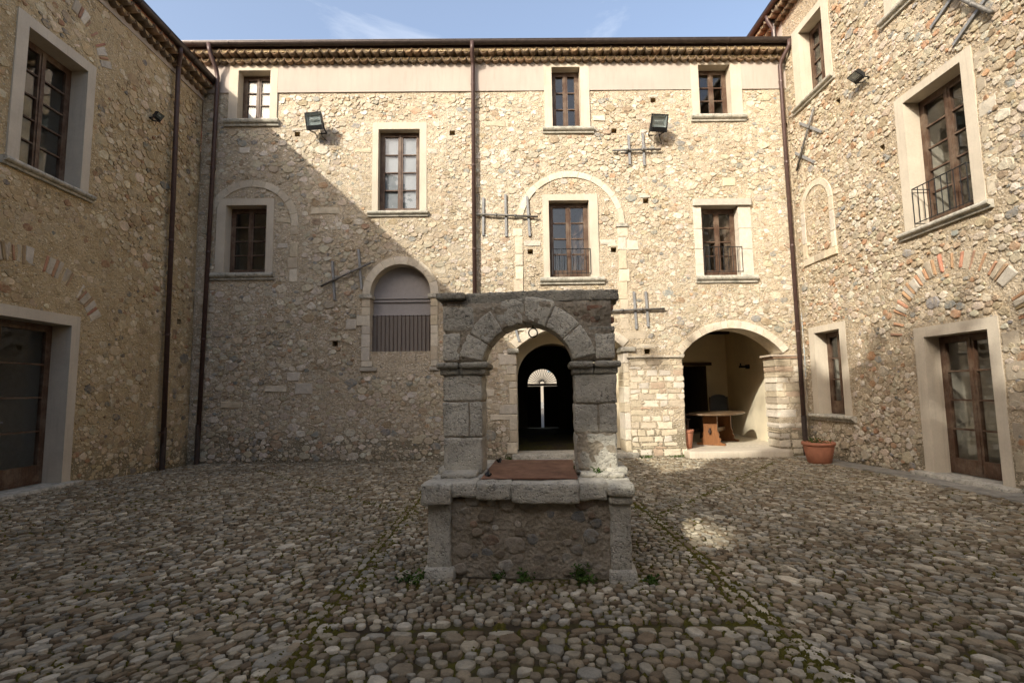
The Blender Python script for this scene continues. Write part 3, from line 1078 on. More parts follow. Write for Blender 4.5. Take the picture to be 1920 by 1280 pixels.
# moss in the joints
mb = MB()
rng = random.Random(77)
def moss_blob(x, y, r, h):
    k = 6
    b = [Vector((x + r * math.cos(t * 6.283 / k) * rng.uniform(.7, 1.2), y + r * math.sin(t * 6.283 / k) * rng.uniform(.7, 1.2), gz(x, y) - 0.012)) for t in range(k)]
    b.append(Vector((x, y, gz(x, y) + h)))
    mb.add(b, [(i, (i + 1) % k, k) for i in range(k)])
def moss_line(p, q, n, spread, r=(0.018, 0.042)):
    for _ in range(n):
        t = rng.random()
        x = p[0] + (q[0] - p[0]) * t + rng.gauss(0, spread); y = p[1] + (q[1] - p[1]) * t + rng.gauss(0, spread)
        if not in_well(x, y): moss_blob(x, y, rng.uniform(*r), rng.uniform(0.006, 0.022))
for off in (0, -0.085, 0.075):
    moss_line((JL + off, 1.5), (JL + off, 9.5), 900 if off == 0 else 420, 0.018)
    moss_line((JR + off, 1.5), (JR + off, 7.2), 820 if off == 0 else 420, 0.018)
    moss_line((JL, JF + off), (JR, JF + off), 10, 0.02)
moss_line((1.8, 6.4), (5.6, 10.9), 800, 0.03)
moss_line((-1.3, 6.8), (-5.2, 10.9), 500, 0.03)
for _ in range(380):
    x, y = rng.uniform(-6.5, 6.3), rng.uniform(2.2, 9.5)
    for _ in range(rng.randint(10, 34)):
        xx, yy = x + rng.gauss(0, 0.24), y + rng.gauss(0, 0.16)
        if not in_well(xx, yy): moss_blob(xx, yy, rng.uniform(0.015, 0.038), rng.uniform(0.004, 0.016))
for _ in range(420):
    t = rng.random()
    x, y = rng.choice([(-0.95 + 2.1 * t, 4.38 - 0.16 * t), (1.12, 4.3 + 1.5 * t), (-0.76, 4.5 + 1.5 * t), (6.3 + rng.gauss(0, .1), 7 + 5 * t)])
    moss_blob(x + rng.gauss(0, .03), y + rng.gauss(0, .04), rng.uniform(0.015, 0.04), rng.uniform(0.004, 0.02))
o = mb.build('moss', 'moss', None, False)
tag(o, 'yellow green moss growing in the joints of the cobbles', 'moss', kind='stuff')

# flagstone strip along the right wall
mb_rng = random.Random(5)
kerb_strip = part('flagstone_strip', None)
tag(kerb_strip, kind='structure')
y = 5.2
while y < 11.6:
    l = mb_rng.uniform(0.5, 1.0)
    V, F = rough_block(6.47 + mb_rng.uniform(-.02, .02), 6.985, y, min(y + l, 11.7) - 0.012, -0.05, 0.018, 0.012, 0.004, (3, 3, 1), mb_rng.randint(0, 99))
    V = [p + Vector((0, 0, gz(6.7, p.y))) for p in V]
    c = mb_rng.uniform(0.22, 0.30)
    mesh_obj('flagstone', V, F, 'cobble', kerb_strip, True, [(c, c * .95, c * .83)] * len(V))
    y += l

# ------------------------------------------------------------------ BACK WING
rngB = random.Random(101)
bw = thing('courtyard_wing', 'sunlit back building of rubble stone with two arches and cream plaster band', 'building', (0, 12, 0))
bw.location = (0, 0, 0)
PAS_C, PAS_R = (1.48, 1.19), 1.84
POR_C, POR_R = (5.307, 1.487), 1.466
def seg_angles(c, r, spring):
    a = math.degrees(math.asin((spring - c[1]) / r)); return a, 180 - a
pa0, pa1 = seg_angles(PAS_C, PAS_R, 2.54)
qa0, qa1 = seg_angles(POR_C, POR_R, 2.35)
pas_hole = [(0.23, -0.05), (2.73, -0.05)] + arc(*PAS_C, PAS_R + 0.02, pa0, pa1, 16)
por_hole = [(4.125, -0.05), (6.49, -0.05)] + arc(*POR_C, POR_R + 0.02, qa0, qa1, 16)
LUN_C, LUN_R = (-2.48, 3.87), 0.71
lun_hole = [(-3.19, 2.51), (-1.77, 2.51)] + arc(*LUN_C, LUN_R + 0.02, 0, 180, 16)

WIN = {
 'a': dict(i=(-6.47, -5.69, 8.22, 9.46), o=(-6.69, -5.51, 8.19, 9.65), s=(-6.77, -5.45, 8.03, 8.20)),
 'b': dict(i=(1.20, 1.90, 7.94, 9.49), o=(1.01, 2.12, 7.92, 9.67), s=(0.96, 2.20, 7.78, 7.93)),
 'c': dict(i=(4.83, 5.62, 8.23, 9.52), o=(4.64, 5.89, 8.20, 9.67), s=(4.60, 5.95, 8.05, 8.22)),
 'd': dict(i=(-3.04, -2.04, 5.87, 7.93), o=(-3.18, -1.87, 5.86, 8.10), s=(-3.27, -1.83, 5.74, 5.87)),
 'e': dict(i=(-6.65, -5.68, 4.41, 6.06), o=(-6.86, -5.51, 4.40, 6.22), s=(-6.95, -5.45, 4.24, 4.41)),
 'f': dict(i=(1.06, 2.03, 4.22, 6.10), o=(0.91, 2.24, 4.20, 6.25), s=(0.82, 2.35, 4.05, 4.21)),
 'g': dict(i=(4.73, 5.62, 4.22, 5.91), o=(4.54, 5.93, 4.20, 6.08), s=(4.53, 5.99, 4.04, 4.21)),
}
def hole_of(w, m=0.02):
    a, b, c, d = w['o']; return rect_poly(a + m, b - m, c - m * 0, d - m)
PUT = [(-5.01, 7.83), (-1.25, 7.83), (2.70, 7.85), (3.69, 8.62), (3.41, 6.07), (0.60, 4.85), (2.59, 4.87), (-4.0, 2.71), (3.30, 2.43), (6.92, 7.95)]
put_holes = [rect_poly(u - 0.065, u + 0.065, v - 0.06, v + 0.06) for u, v in PUT]
holes = [hole_of(w) for w in WIN.values()] + [pas_hole, por_hole, lun_hole] + put_holes
wallB = wall_sheet('rubble_wall', BACK, XL, XR, -0.08, 8.90, holes, 'mortar_back', bw, 0.13, 0.014, 3)
wallB['label'] = 'rubble wall of cream and tan stones in sandy mortar'
ex = Excl()
for w in WIN.values():
    ex.rect(*w['o'], 0.02); ex.rect(*w['s'], 0.02)
for u, v in PUT: ex.rect(u - 0.08, u + 0.08, v - 0.075, v + 0.075)
ex.rect(0.1, 2.85, -1, 2.56); ex.rect(2.73, 4.13, -1, 2.42); ex.rect(4.1, 6.5, -1, 2.4); ex.rect(6.25, 7.1, -1, 2.36)
ex.ring(*PAS_C, 0, PAS_R + 0.24, pa0 - 4, pa1 + 4); ex.ring(*POR_C, 0, POR_R + 0.21, qa0 - 4, qa1 + 4)
ex.ring(*LUN_C, 0, LUN_R + 0.22); ex.rect(-3.52, -1.58, 2.04, 3.9)
ex.ring(-6.04, 5.56, 0.93, 1.14); ex.rect(-5.13, -4.9, 4.15, 5.56)
ex.ring(1.58, 5.52, 1.14, 1.32); ex.rect(2.68, 2.93, 2.8, 5.54); ex.rect(0.22, 0.45, 2.9, 5.54)
rng = rngB
# separate long ashlar slabs set in the rubble
SLABS = [(-4.64, -3.96, 5.83, 5.99), (-5.42, -5.16, 5.0, 5.12), (-5.45, -5.1, 5.62, 5.74), (-3.75, -3.5, 3.05, 3.28), (2.28, 2.66, 5.0, 5.12), (2.9, 3.2, 4.86, 5.1), (0.46, 0.86, 4.98, 5.12), (-1.85, -1.6, 7.3, 7.42), (-3.6, -3.2, 7.35, 7.45), (2.75, 3.3, 2.72, 2.90), (3.0, 3.5, 2.50, 2.60), (-4.9, -4.5, 1.55, 1.8), (-5.6, -5.1, 1.62, 1.74), (-5.1, -4.8, 1.85, 2.05), (-6.6, -6.1, 1.25, 1.40), (5.3, 5.62, 6.42, 6.62), (-0.4, 0.1, 0.9, 1.02), (-0.75, -0.3, 1.45, 1.62), (-6.4, -6.15, 7.35, 7.5), (-0.45, 0.05, 7.98, 8.1), (2.2, 2.5, 8.1, 8.24), (0.5, 0.85, 6.3, 6.42), (-0.1, 0.16, 3.55, 3.7)]
for s in SLABS:
    ex.rect(*s, 0.012)
    cut_stone('ashlar_stone', BACK, rect_poly(*s, rng, 0.015), -0.05, 0.016, wallB, rng, ashlar_col(rng), 0.012)
PALB = [(0.28, (0.59, 0.52, 0.405)), (0.20, (0.53, 0.455, 0.335)), (0.24, (0.67, 0.615, 0.52)), (0.11, (0.49, 0.435, 0.345)), (0.07, (0.38, 0.295, 0.195)), (0.065, (0.28, 0.285, 0.265)), (0.03, (0.46, 0.30, 0.19)), (0.025, (0.36, 0.275, 0.195))]
CLB = [(0.115, 1.2), (0.085, 8), (0.064, 34), (0.048, 150), (0.036, 520), (0.027, 1500)]
print('back stones', rubble(BACK, wallB, XL, XR, 0.0, 8.86, ex, CLB, PALB, 31, 1.42, 0.82, 0.004, 0.018, 0.78, mat='rubble_back'))
# plaster band
mb = MB()
b0, b1 = 8.885, 9.9
cuts = [XL]
for key in ('a', 'b', 'c'):
    cuts += [WIN[key]['o'][0], WIN[key]['o'][1]]
cuts.append(XR)
for i in range(0, len(cuts), 2):
    BACK.box(mb, cuts[i], cuts[i + 1], b0, b1, -0.3, 0.026)
for key in ('a', 'b', 'c'):
    o_ = WIN[key]['o']
    BACK.box(mb, o_[0] + 0.0005, o_[1] - 0.0005, o_[3] + 0.0005, b1, -0.3, 0.022)
mb.build('plaster_band', 'plaster', bw)
# putlog holes: little brick lined recesses
for u, v in PUT:
    mb = MB()
    P = [BACK(u + a, v + b, n) for n in (-0.01, -0.30) for a, b in ((-0.075, -0.07), (0.075, -0.07), (0.075, 0.07), (-0.075, 0.07))]
    mb.add(P, [(0, 4, 5, 1), (1, 5, 6, 2), (2, 6, 7, 3), (3, 7, 4, 0), (4, 7, 6, 5)])
    mb.build('putlog_hole', 'mortar_left', wallB)
    if rng.random() < 0.6:
        s = (u - 0.13, u + 0.13, v + 0.08, v + 0.14)
        cut_stone('lintel_stone', BACK, rect_poly(*s, rng, 0.01), -0.05, 0.016, wallB, rng)

# windows
sash_window(bw, BACK, WIN['a']['i'], WIN['a']['o'], WIN['a']['s'], 0.22, 3, rng, curtain=True, proud=0.03)
sash_window(bw, BACK, WIN['b']['i'], WIN['b']['o'], WIN['b']['s'], 0.20, 3, rng, proud=0.03, blank=False)
sash_window(bw, BACK, WIN['c']['i'], WIN['c']['o'], WIN['c']['s'], 0.22, 3, rng, proud=0.03)
sash_window(bw, BACK, WIN['d']['i'], WIN['d']['o'], WIN['d']['s'], 0.18, 4, rng, blank=True)  # the sheet stands in for sky reflected in this window
sash_window(bw, BACK, WIN['e']['i'], WIN['e']['o'], WIN['e']['s'], 0.24, 4, rng)
sash_window(bw, BACK, WIN['f']['i'], WIN['f']['o'], WIN['f']['s'], 0.18, 4, rng, panel=0.17, rail=(1.12, 2.03, 4.26, 4.90, 9), shutter=True)
Wg = sash_window(bw, BACK, WIN['g']['i'], WIN['g']['o'], WIN['g']['s'], 0.20, 4, rng, surround=False, panel=0.13, rail=(4.76, 5.66, 4.26, 4.91, 9), shutter=True)
cut_stone('lintel', BACK, rect_poly(4.53, 5.95, 5.92, 6.08), -0.25, 0.085, Wg, rng, (0.45, 0.42, 0.35), 0.02, 0.003)
for (a, b) in ((4.54, 4.73), (5.62, 5.93)):
    zs = [4.212, 4.86, 5.36, 5.918]
    for i in range(3):
        cut_stone('jamb_stone', BACK, rect_poly(a, b, zs[i] + 0.003, zs[i + 1] - 0.003), -0.25, 0.022, Wg, rng, (0.60, 0.535, 0.435), 0.008, 0.002)

# blind arch stones round the first floor windows
voussoirs(BACK, wallB, -6.04, 5.56, 0.95, 1.12, -2, 163, 9, -0.06, 0.020, rng, rj=0.012, bright=0.92)
zs = [4.17, 4.5, 4.78, 5.14, 5.32, 5.54]
for i in range(5):
    if i == 3: continue
    cut_stone('pier_stone', BACK, rect_poly(-5.11 - 0.05 * (i == 1), -4.92, zs[i] + .004, zs[i + 1] - .004, rng, .006), -0.06, 0.018, wallB, rng, ashlar_col(rng, .95))
voussoirs(BACK, wallB, 1.58, 5.52, 1.155, 1.305, 0, 180, 11, -0.06, 0.022, rng, rj=0.008, bright=1.08)
mb = MB(); BACK.box(mb, 2.66, 2.94, 5.43, 5.515, -0.05, 0.05); mb.build('impost', 'sill', wallB)
for a, b in ((2.70, 2.895), (0.24, 0.425)):
    z = 2.95
    while z < 5.4:
        h = rng.uniform(0.26, 0.5); z1 = min(z + h, 5.42)
        cut_stone('pier_stone', BACK, rect_poly(a - rng.choice([0, 0, .05]), b + rng.choice([0, 0, .06]), z + .004, z1 - .004, rng, .006), -0.06, 0.020, wallB, rng, ashlar_col(rng, 1.05))
        z = z1
# the arched opening with the slatted screen
lun = part('arched_window', bw)
voussoirs(BACK, lun, *LUN_C, LUN_R, LUN_R + 0.185, 0, 180, 9, -0.34, 0.030, rng, bright=1.0)
for a, b in ((-3.385, -3.19), (-1.77, -1.60)):
    zs = [2.30, 2.62, 2.92, 3.12, 3.36, 3.56, 3.77]
    for i in range(6):
        e = -0.12 if (i == 3 and a < -3) else 0
        cut_stone('jamb_stone', BACK, rect_poly(a + e, b, zs[i] + .003, zs[i + 1] - .003), -0.34, 0.026, lun, rng, ashlar_col(rng), 0.008, .003)
    mb = MB()
    BACK.box(mb, a - 0.06, b + (0.04 if a < -3 else 0.05), 3.775, 3.865, -0.34, 0.06)
    mb.build('impost', 'sill', lun)
    cut_stone('base_stone', BACK, rect_poly(a - 0.03, b + (0.18 if a < -3 else 0.02) - (0.0), 2.06, 2.15, rng, .008), -0.05, 0.05, lun, rng, (0.42, 0.38, 0.31))
    cut_stone('base_stone', BACK, rect_poly(a + 0.01, b + 0.06 * (a < -3), 2.16, 2.295, rng, .006), -0.05, 0.035, lun, rng)
mb = MB()
mb.prism([(-3.2, 2.45), (-1.76, 2.45)] + arc(*LUN_C, LUN_R + 0.03, 0, 180, 20), -0.34, -0.30, lambda u, v, n: BACK(u, v, n))
mb.build('backing_panel', 'panel_grey', lun)
mb = MB(); BACK.box(mb, -3.19, -1.77, 3.72, 3.76, -0.30, -0.255); BACK.box(mb, -3.19, -1.77, 3.80, 3.84, -0.30, -0.26)
BACK.box(mb, -3.19, -1.77, 3.39, 3.42, -0.30, -0.25); mb.build('cross_rail', 'panel_grey', lun)
for i in range(15):
    u = -3.18 + 1.40 * i / 14.5
    mb = MB(); BACK.box(mb, u, u + 0.082, 2.53, 3.385, -0.295, -0.262 - 0.006 * (i % 2)); mb.build('slat', 'shutter_brown', lun)
    mb = MB(); mb.tube([BACK(u + 0.0, 2.52, -0.235), BACK(u + 0.0, 3.40, -0.225)], 0.0085, 6); mb.build('bar', 'pipe_brown', lun)
mb = MB(); BACK.box(mb, -3.19, -1.77, 2.46, 2.512, -0.30, -0.02); mb.build('threshold', 'sill', lun)

# passage arch, its jambs and the tunnel
pas = part('passage', bw)
voussoirs(BACK, pas, *PAS_C, PAS_R, PAS_R + 0.21, pa0, pa1, 13, -0.60, 0.03, rng, bright=1.05)
for (s0, s1) in ((0.02, 0.29), (2.68, 3.02)):
    V, F = rough_block(s0, s1, D - 0.07, D + 0.5, 2.43, 2.545, 0.02, 0.006, (2, 2, 1), 4)
    mesh_obj('impost', V, F, 'sill', pas, True)
z = 0.12; i = 0
while z < 2.42:
    h = rng.choice([0.22, 0.3, 0.38, 0.16, 0.26]); z1 = min(2.425, z + h)
    ext = rng.choice([0.18, 0.42, 0.24, 0.30])
    cut_stone('jamb_stone', BACK, rect_poly(0.23 - ext, 0.23, z + .005, z1 - .005, rng, .006), -0.60, 0.018, pas, rng, ashlar_col(rng), .012)
    cut_stone('jamb_stone', BACK, rect_poly(2.73, 2.86, z + .005, z1 - .005, rng, .004), -0.60, 0.010, pas, rng, ashlar_col(rng, 1.05), .012)
    z = z1; i += 1
V, F = rough_block(0.10, 2.98, D - 0.20, D + 0.62, -0.06, 0.12, 0.018, 0.006, (10, 3, 2), 8)
mesh_obj('step', V, F, 'sill', pas, True)
# inner arch wall and tunnel
IN = Frame((0, 12.98, 0), (1, 0, 0), (0, -1, 0))
inh = [(0.27, 0.10), (2.02, 0.10)] + arc(1.145, 1.86, 0.875, 0, 180, 20)
wall_sheet('inner_wall', IN, -0.6, 3.2, 0.10, 3.3, [inh], 'portico_plaster', pas, 0.25, 0.004, 5)
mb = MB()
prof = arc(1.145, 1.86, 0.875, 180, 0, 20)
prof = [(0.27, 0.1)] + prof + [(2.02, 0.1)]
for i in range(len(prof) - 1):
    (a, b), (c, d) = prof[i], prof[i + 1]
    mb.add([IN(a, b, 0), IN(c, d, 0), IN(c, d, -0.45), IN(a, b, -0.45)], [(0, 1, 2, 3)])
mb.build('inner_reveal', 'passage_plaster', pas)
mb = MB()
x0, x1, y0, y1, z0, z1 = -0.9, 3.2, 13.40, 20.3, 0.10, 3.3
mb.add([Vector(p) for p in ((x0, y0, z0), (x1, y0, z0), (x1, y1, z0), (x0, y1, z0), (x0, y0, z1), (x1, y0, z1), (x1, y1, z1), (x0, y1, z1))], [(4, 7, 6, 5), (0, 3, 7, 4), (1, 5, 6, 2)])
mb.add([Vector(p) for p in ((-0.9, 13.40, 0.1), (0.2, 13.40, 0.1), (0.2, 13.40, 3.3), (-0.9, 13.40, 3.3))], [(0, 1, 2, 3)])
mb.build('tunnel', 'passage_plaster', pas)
mb = MB(); mb.box(-0.9, 3.3, 12.61, 20.6, 0.02, 0.105); mb.build('passage_floor', 'ground_earth', pas)
mb = MB()
for q in ((0.23, 0.10, 12.6, 13.0), (2.73, 3.2, 12.6, 13.0)):
    pass
mb.add([Vector(p) for p in ((-0.6, 12.62, 0.1), (-0.6, 12.98, 0.1), (-0.6, 12.98, 3.3), (-0.6, 12.62, 3.3))], [(0, 1, 2, 3)])
mb.add([Vector(p) for p in ((3.2, 12.62, 0.1), (3.2, 12.98, 0.1), (3.2, 12.98, 3.3), (3.2, 12.62, 3.3))], [(0, 1, 2, 3)])
mb.add([Vector(p) for p in ((-0.6, 12.62, 3.29), (3.2, 12.62, 3.29), (3.2, 12.98, 3.29), (-0.6, 12.98, 3.29))], [(0, 1, 2, 3)])
mb.build('vault_sides', 'portico_plaster', pas)
# far street door with fanlight
FAR = Frame((0, 20.3, 0), (1, 0, 0), (0, -1, 0))
fh = [(0.81, 0.10), (1.98, 0.10)] + arc(1.395, 1.83, 0.585, 0, 180, 20)
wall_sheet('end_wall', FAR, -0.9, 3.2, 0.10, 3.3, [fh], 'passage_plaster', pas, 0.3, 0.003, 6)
fan = part('street_door', bw)
mb = MB(); FAR.box(mb, 0.80, 1.99, 1.74, 1.83, -0.10, 0.03); mb.build('transom', 'wood_dark', fan)
for i in range(1, 18):
    t = math.pi * i / 18
    mb = MB(); mb.tube([FAR(1.395 + 0.10 * math.cos(t), 1.83 + 0.10 * math.sin(t), -0.05), FAR(1.395 + 0.60 * math.cos(t), 1.83 + 0.60 * math.sin(t), -0.05)], 0.011, 5)
    mb.build('fan_bar', 'black_metal', fan)
mb = MB(); mb.tube([FAR(1.395 + 0.10 * math.cos(t * math.pi / 12), 1.83 + 0.10 * math.sin(t * math.pi / 12), -0.05) for t in range(13)], 0.009, 5)
mb.tube([FAR(1.395 + 0.58 * math.cos(t * math.pi / 20), 1.83 + 0.58 * math.sin(t * math.pi / 20), -0.05) for t in range(21)], 0.012, 5)
mb.build('fan_ring', 'black_metal', fan)
for (a, b, n0, n1) in ((0.79, 1.325, 0.0, 0.05), (1.435, 2.0, 0.0, 0.05)):
    mb = MB(); FAR.box(mb, a, b, 0.125, 1.732, n0, n1)
    for zz in (0.25, 0.95):
        FAR.box(mb, a + 0.07, b - 0.07, zz, zz + 0.55, n1, n1 + 0.015)
    mb.build('door_leaf', 'wood_dark', fan)

# portico room
por = part('portico', bw)
voussoirs(BACK, por, *POR_C, POR_R, POR_R + 0.175, qa0, qa1, 17, -0.55, 0.03, rng, bright=1.08)
FL = 0.15
V, F = rough_block(4.05, 6.36, 11.58, 12.35, -0.06, FL, 0.012, 0.002, (10, 3, 2), 18)
mesh_obj('step', V, F, 'surround', por, True)
mb = MB()
fx = [(3.4, 12.36), (6.76, 12.36), (7.05, 16.4), (3.4, 16.4)]
mb.add([Vector((p[0], p[1], FL - 0.004)) for p in fx], [(0, 1, 2, 3)]); mb.build('portico_floor', 'portico_paving', por)
# room walls: right side, rear with a doorway, left side, ceiling
REAR = Frame((0, 16.35, 0), (1, 0, 0), (0, -1, 0))
dh = [(5.25, 0.14), (6.36, 0.14), (6.36, 2.27), (5.25, 2.27)]
wall_sheet('rear_wall', REAR, 3.4, 7.06, 0.12, 3.45, [dh], 'portico_plaster', por, 0.25, 0.006, 7)
mb = MB()
n = 14
for i in range(n):
    for j in range(10):
        def q(i, j):
            t = i / n; z = 0.12 + 3.33 * j / 10
            x = 6.74 + 0.28 * t; y = 12.56 + 3.8 * t
            return Vector((x + 0.012 * noise.noise(Vector((y * 1.3, z * 1.3, 4))), y, z))
        mb.add([q(i, j), q(i, j + 1), q(i + 1, j + 1), q(i + 1, j)], [(0, 1, 2, 3)])
mb.build('side_wall', 'portico_plaster', por)
mb = MB(); mb.add([Vector(p) for p in ((3.4, 12.55, 0.12), (3.4, 16.36, 0.12), (3.4, 16.36, 3.45), (3.4, 12.55, 3.45))], [(0, 1, 2, 3)])
mb.add([Vector(p) for p in ((3.4, 12.57, 0.12), (4.12, 12.57, 0.12), (4.12, 12.57, 3.45), (3.4, 12.57, 3.45))], [(0, 1, 2, 3)])
mb.build('side_wall', 'portico_plaster', por)
mb = MB()
arcp = arc(*POR_C, POR_R + 0.02, qa1, qa0, 16)
for (a, b), (c, d) in zip(arcp[:-1], arcp[1:]):
    mb.add([Vector((a, 12.565, b)), Vector((c, 12.565, d)), Vector((c, 12.565, 3.45)), Vector((a, 12.565, 3.45))], [(0, 1, 2, 3)])
mb.add([Vector(p) for p in ((6.49, 12.565, 0.1), (7.1, 12.565, 0.1), (7.1, 12.565, 3.45), (6.49, 12.565, 3.45))], [(0, 1, 2, 3)])
mb.build('front_inner_wall', 'portico_plaster', por)
mb = MB(); mb.box(3.35, 7.15, 12.5, 16.45, 3.40, 3.46); mb.build('ceiling_boards', 'wood_top', por)
for yy in (13.0, 13.75, 14.5, 15.25, 16.0):
    mb = MB(); mb.box(3.4, 7.05, yy - 0.07, yy + 0.07, 3.24, 3.399); mb.build('beam', 'wood_dark', por)
mb = MB(); REAR.box(mb, 5.0, 6.52, 2.275, 2.37, -0.1, 0.06); mb.build('door_lintel', 'wood_dark', por)
mb = MB()
P = [REAR(u, v, n) for n in (-0.02, -2.2) for u, v in ((5.2, 0.13), (6.38, 0.13), (6.38, 2.29), (5.2, 2.29))]
mb.add(P, [(0, 4, 5, 1), (1, 5, 6, 2), (2, 6, 7, 3), (3, 7, 4, 0), (4, 7, 6, 5)]); mb.build('doorway', 'passage_plaster', por)
# left pier and right pier: squared stones in courses
def coursed(fr, parent, u0, u1, v0, v1, rng, n0, n1, brick=0.10, hr=(0.10, 0.2), wr=(0.16, 0.5), skip=0.0, bright=1.05, jit=0.008):
    z = v0
    while z < v1 - 0.03:
        isb = rng.random() < brick
        h = 0.05 if isb else rng.uniform(*hr)
        z1 = min(v1, z + h)
        if v1 - z1 < 0.05: z1 = v1
        u = u0
        while u < u1 - 0.02:
            w = rng.uniform(*wr) if not isb else rng.uniform(0.18, 0.3)
            ue = min(u1, u + w)
            if u1 - ue < 0.08: ue = u1
            if rng.random() >= skip:
                if isb: c = (0.46 * rng.uniform(.85, 1.1), 0.34, 0.235)
                elif rng.random() < .12: c = (0.45, 0.34, 0.24)
                else: c = ashlar_col(rng, bright)
                g = rng.uniform(0.010, 0.024)
                a, b = u + (g if u > u0 else 0.0), ue - (g if ue < u1 else 0.0)
                cut_stone('course_stone', fr, rect_poly(a, b, z + g * .7, z1 - g * .7, rng, jit), n0, n1 + rng.uniform(-0.016, -0.004), parent, rng, c, 0.009, 0.005)
            u = ue
        z = z1
mb = MB(); BACK.box(mb, 2.865, 4.10, -0.05, 2.29, -0.5, 0.022); mb.build('pier_core', 'mortar_back', por)
coursed(BACK, por, 2.87, 4.125, 0.02, 2.27, rng, -0.4, 0.040, 0.06, hr=(0.09, 0.17), wr=(0.12, 0.42), skip=0.20, bright=1.06, jit=0.016)
cut_stone('pier_ledge', BACK, rect_poly(2.80, 4.14, 2.285, 2.335, rng, .006), -0.3, 0.075, por, rng, (0.52, 0.46, 0.36))
mb = MB(); BACK.box(mb, 4.06, 4.15, 2.30, 2.36, -0.5, 0.06); mb.build('impost', 'sill', por)
mb = MB(); BACK.box(mb, 6.30, 6.98, -0.05, 2.25, -0.5, 0.018); mb.build('pier_core', 'mortar_back', por)
coursed(BACK, por, 6.28, 6.97, 0.02, 2.22, rng, -0.52, 0.036, 0.25, (0.10, 0.22), (0.16, 0.45), skip=0.14, bright=0.95, jit=0.014)
for i, (a, b, c, n1) in enumerate(((6.24, 6.97, 2.225, 0.05), (6.19, 6.97, 2.275, 0.075))):
    cut_stone('impost_course', BACK, rect_poly(a, b, c, c + 0.045, rng, .004), -0.5, n1, por, rng, (0.40, 0.27, 0.18) if i == 0 else (0.5, 0.42, 0.32))
BACKJ = Frame((6.28, 12, 0), (0, 1, 0), (-1, 0, 0))
# eave, gutter, roof
eave(bw, BACK, XL - 0.6, XR - 0.02, 9.57, 0.41, rng)
mb = MB()
for a, b in (((XL - 0.5, 11.66, 9.95), None),):
    pass
roof = [(11.78, 9.92), (16.5, 11.8), (20.9, 10.1), (20.9, 10.0), (16.5, 11.7), (11.78, 9.87)]
mb.prism(roof, -12.5, 7.0, lambda y, z, x: Vector((x, y, z))); mb.build('roof', 'terracotta', bw)
mb = MB(); mb.box(-12.5, -0.9, 20.35, 20.6, 0, 9.95); mb.box(3.2, 7, 20.35, 20.6, 0, 9.95); mb.box(-0.9, 3.2, 20.35, 20.6, 3.3, 9.95); mb.build('street_wall', 'street_plaster', bw)
# downspouts
gzb = 9.57 + 0.30 + 0.05
downspout(bw, [(-0.73, 11.62, gzb), (-0.73, 11.64, 9.74), (-0.73, 11.84, 9.55), (-0.73, 11.88, 9.45), (-0.72, 11.88, 0.0)], rng, BACK)
downspout(bw, [(-7.02, 11.62, gzb), (-7.0, 11.64, 9.74), (-6.94, 11.84, 9.40), (-6.92, 11.88, 9.22), (-7.02, 11.88, 0.0)], rng, BACK)
downspout(bw, [(6.94, 11.62, gzb), (6.94, 11.64, 9.78), (6.84, 11.84, 9.52), (6.82, 11.88, 9.40), (6.82, 11.88, 0.0)], rng, BACK)

# ------------------------------------------------------------------ LEFT WING
rngL = random.Random(202); rng = rngL
lw = thing('courtyard_wing', 'shaded building down the left side with two brown drainpipes and tall window', 'building')
LI = (7.52, 8.64, 5.10, 7.26); LO = (7.33, 8.81, 5.06, 7.44); LS = (7.25, 8.89, 4.96, 5.08)
DI = (6.78, 8.66, 0.17, 2.75); DO = (6.60, 8.83, 0.06, 2.92)
holes = [rect_poly(LO[0] + .02, LO[1] - .02, LO[2], LO[3] - .02), rect_poly(DO[0] + .02, DO[1] - .02, -0.08, DO[3] - .02), rect_poly(11.42, 11.54, 3.14, 3.26)]
wallL = wall_sheet('rubble_wall', LEFT, -3.2, D, -0.12, 8.72, [[(max(-3.2, p[0]), max(-0.119, p[1])) for p in h] for h in holes], 'mortar_left', lw, 0.14, 0.016, 9)
exL = Excl().rect(*LO, .02).rect(*LS, .02).rect(*DO, .02).ring(7.75, 2.04, 1.52, 1.86, 20, 160).ring(8.07, 7.22, .88, 1.2, 10, 170).rect(11.4, 11.56, 3.1, 3.28)
PALL = [(0.28, (0.60, 0.485, 0.32)), (0.22, (0.52, 0.40, 0.24)), (0.26, (0.70, 0.60, 0.435)), (0.11, (0.45, 0.36, 0.235)), (0.05, (0.34, 0.25, 0.155)), (0.04, (0.22, 0.205, 0.175)), (0.03, (0.38, 0.22, 0.13))]
CLL = [(0.115, 2), (0.088, 8), (0.066, 34), (0.050, 150), (0.038, 420), (0.028, 900)]
print('left stones', rubble(LEFT, wallL, 4.6, D, 0.0, 8.69, exL, CLL, PALL, 41, 1.35, 0.85, 0.005, 0.015, 0.74, mat='rubble_left', score=lambda u, v: 1.0 / u))
def brickstone(i):
    return (0.36 * rng.uniform(.8, 1.1), 0.185, 0.105) if i % 2 else ashlar_col(rng, 0.86)
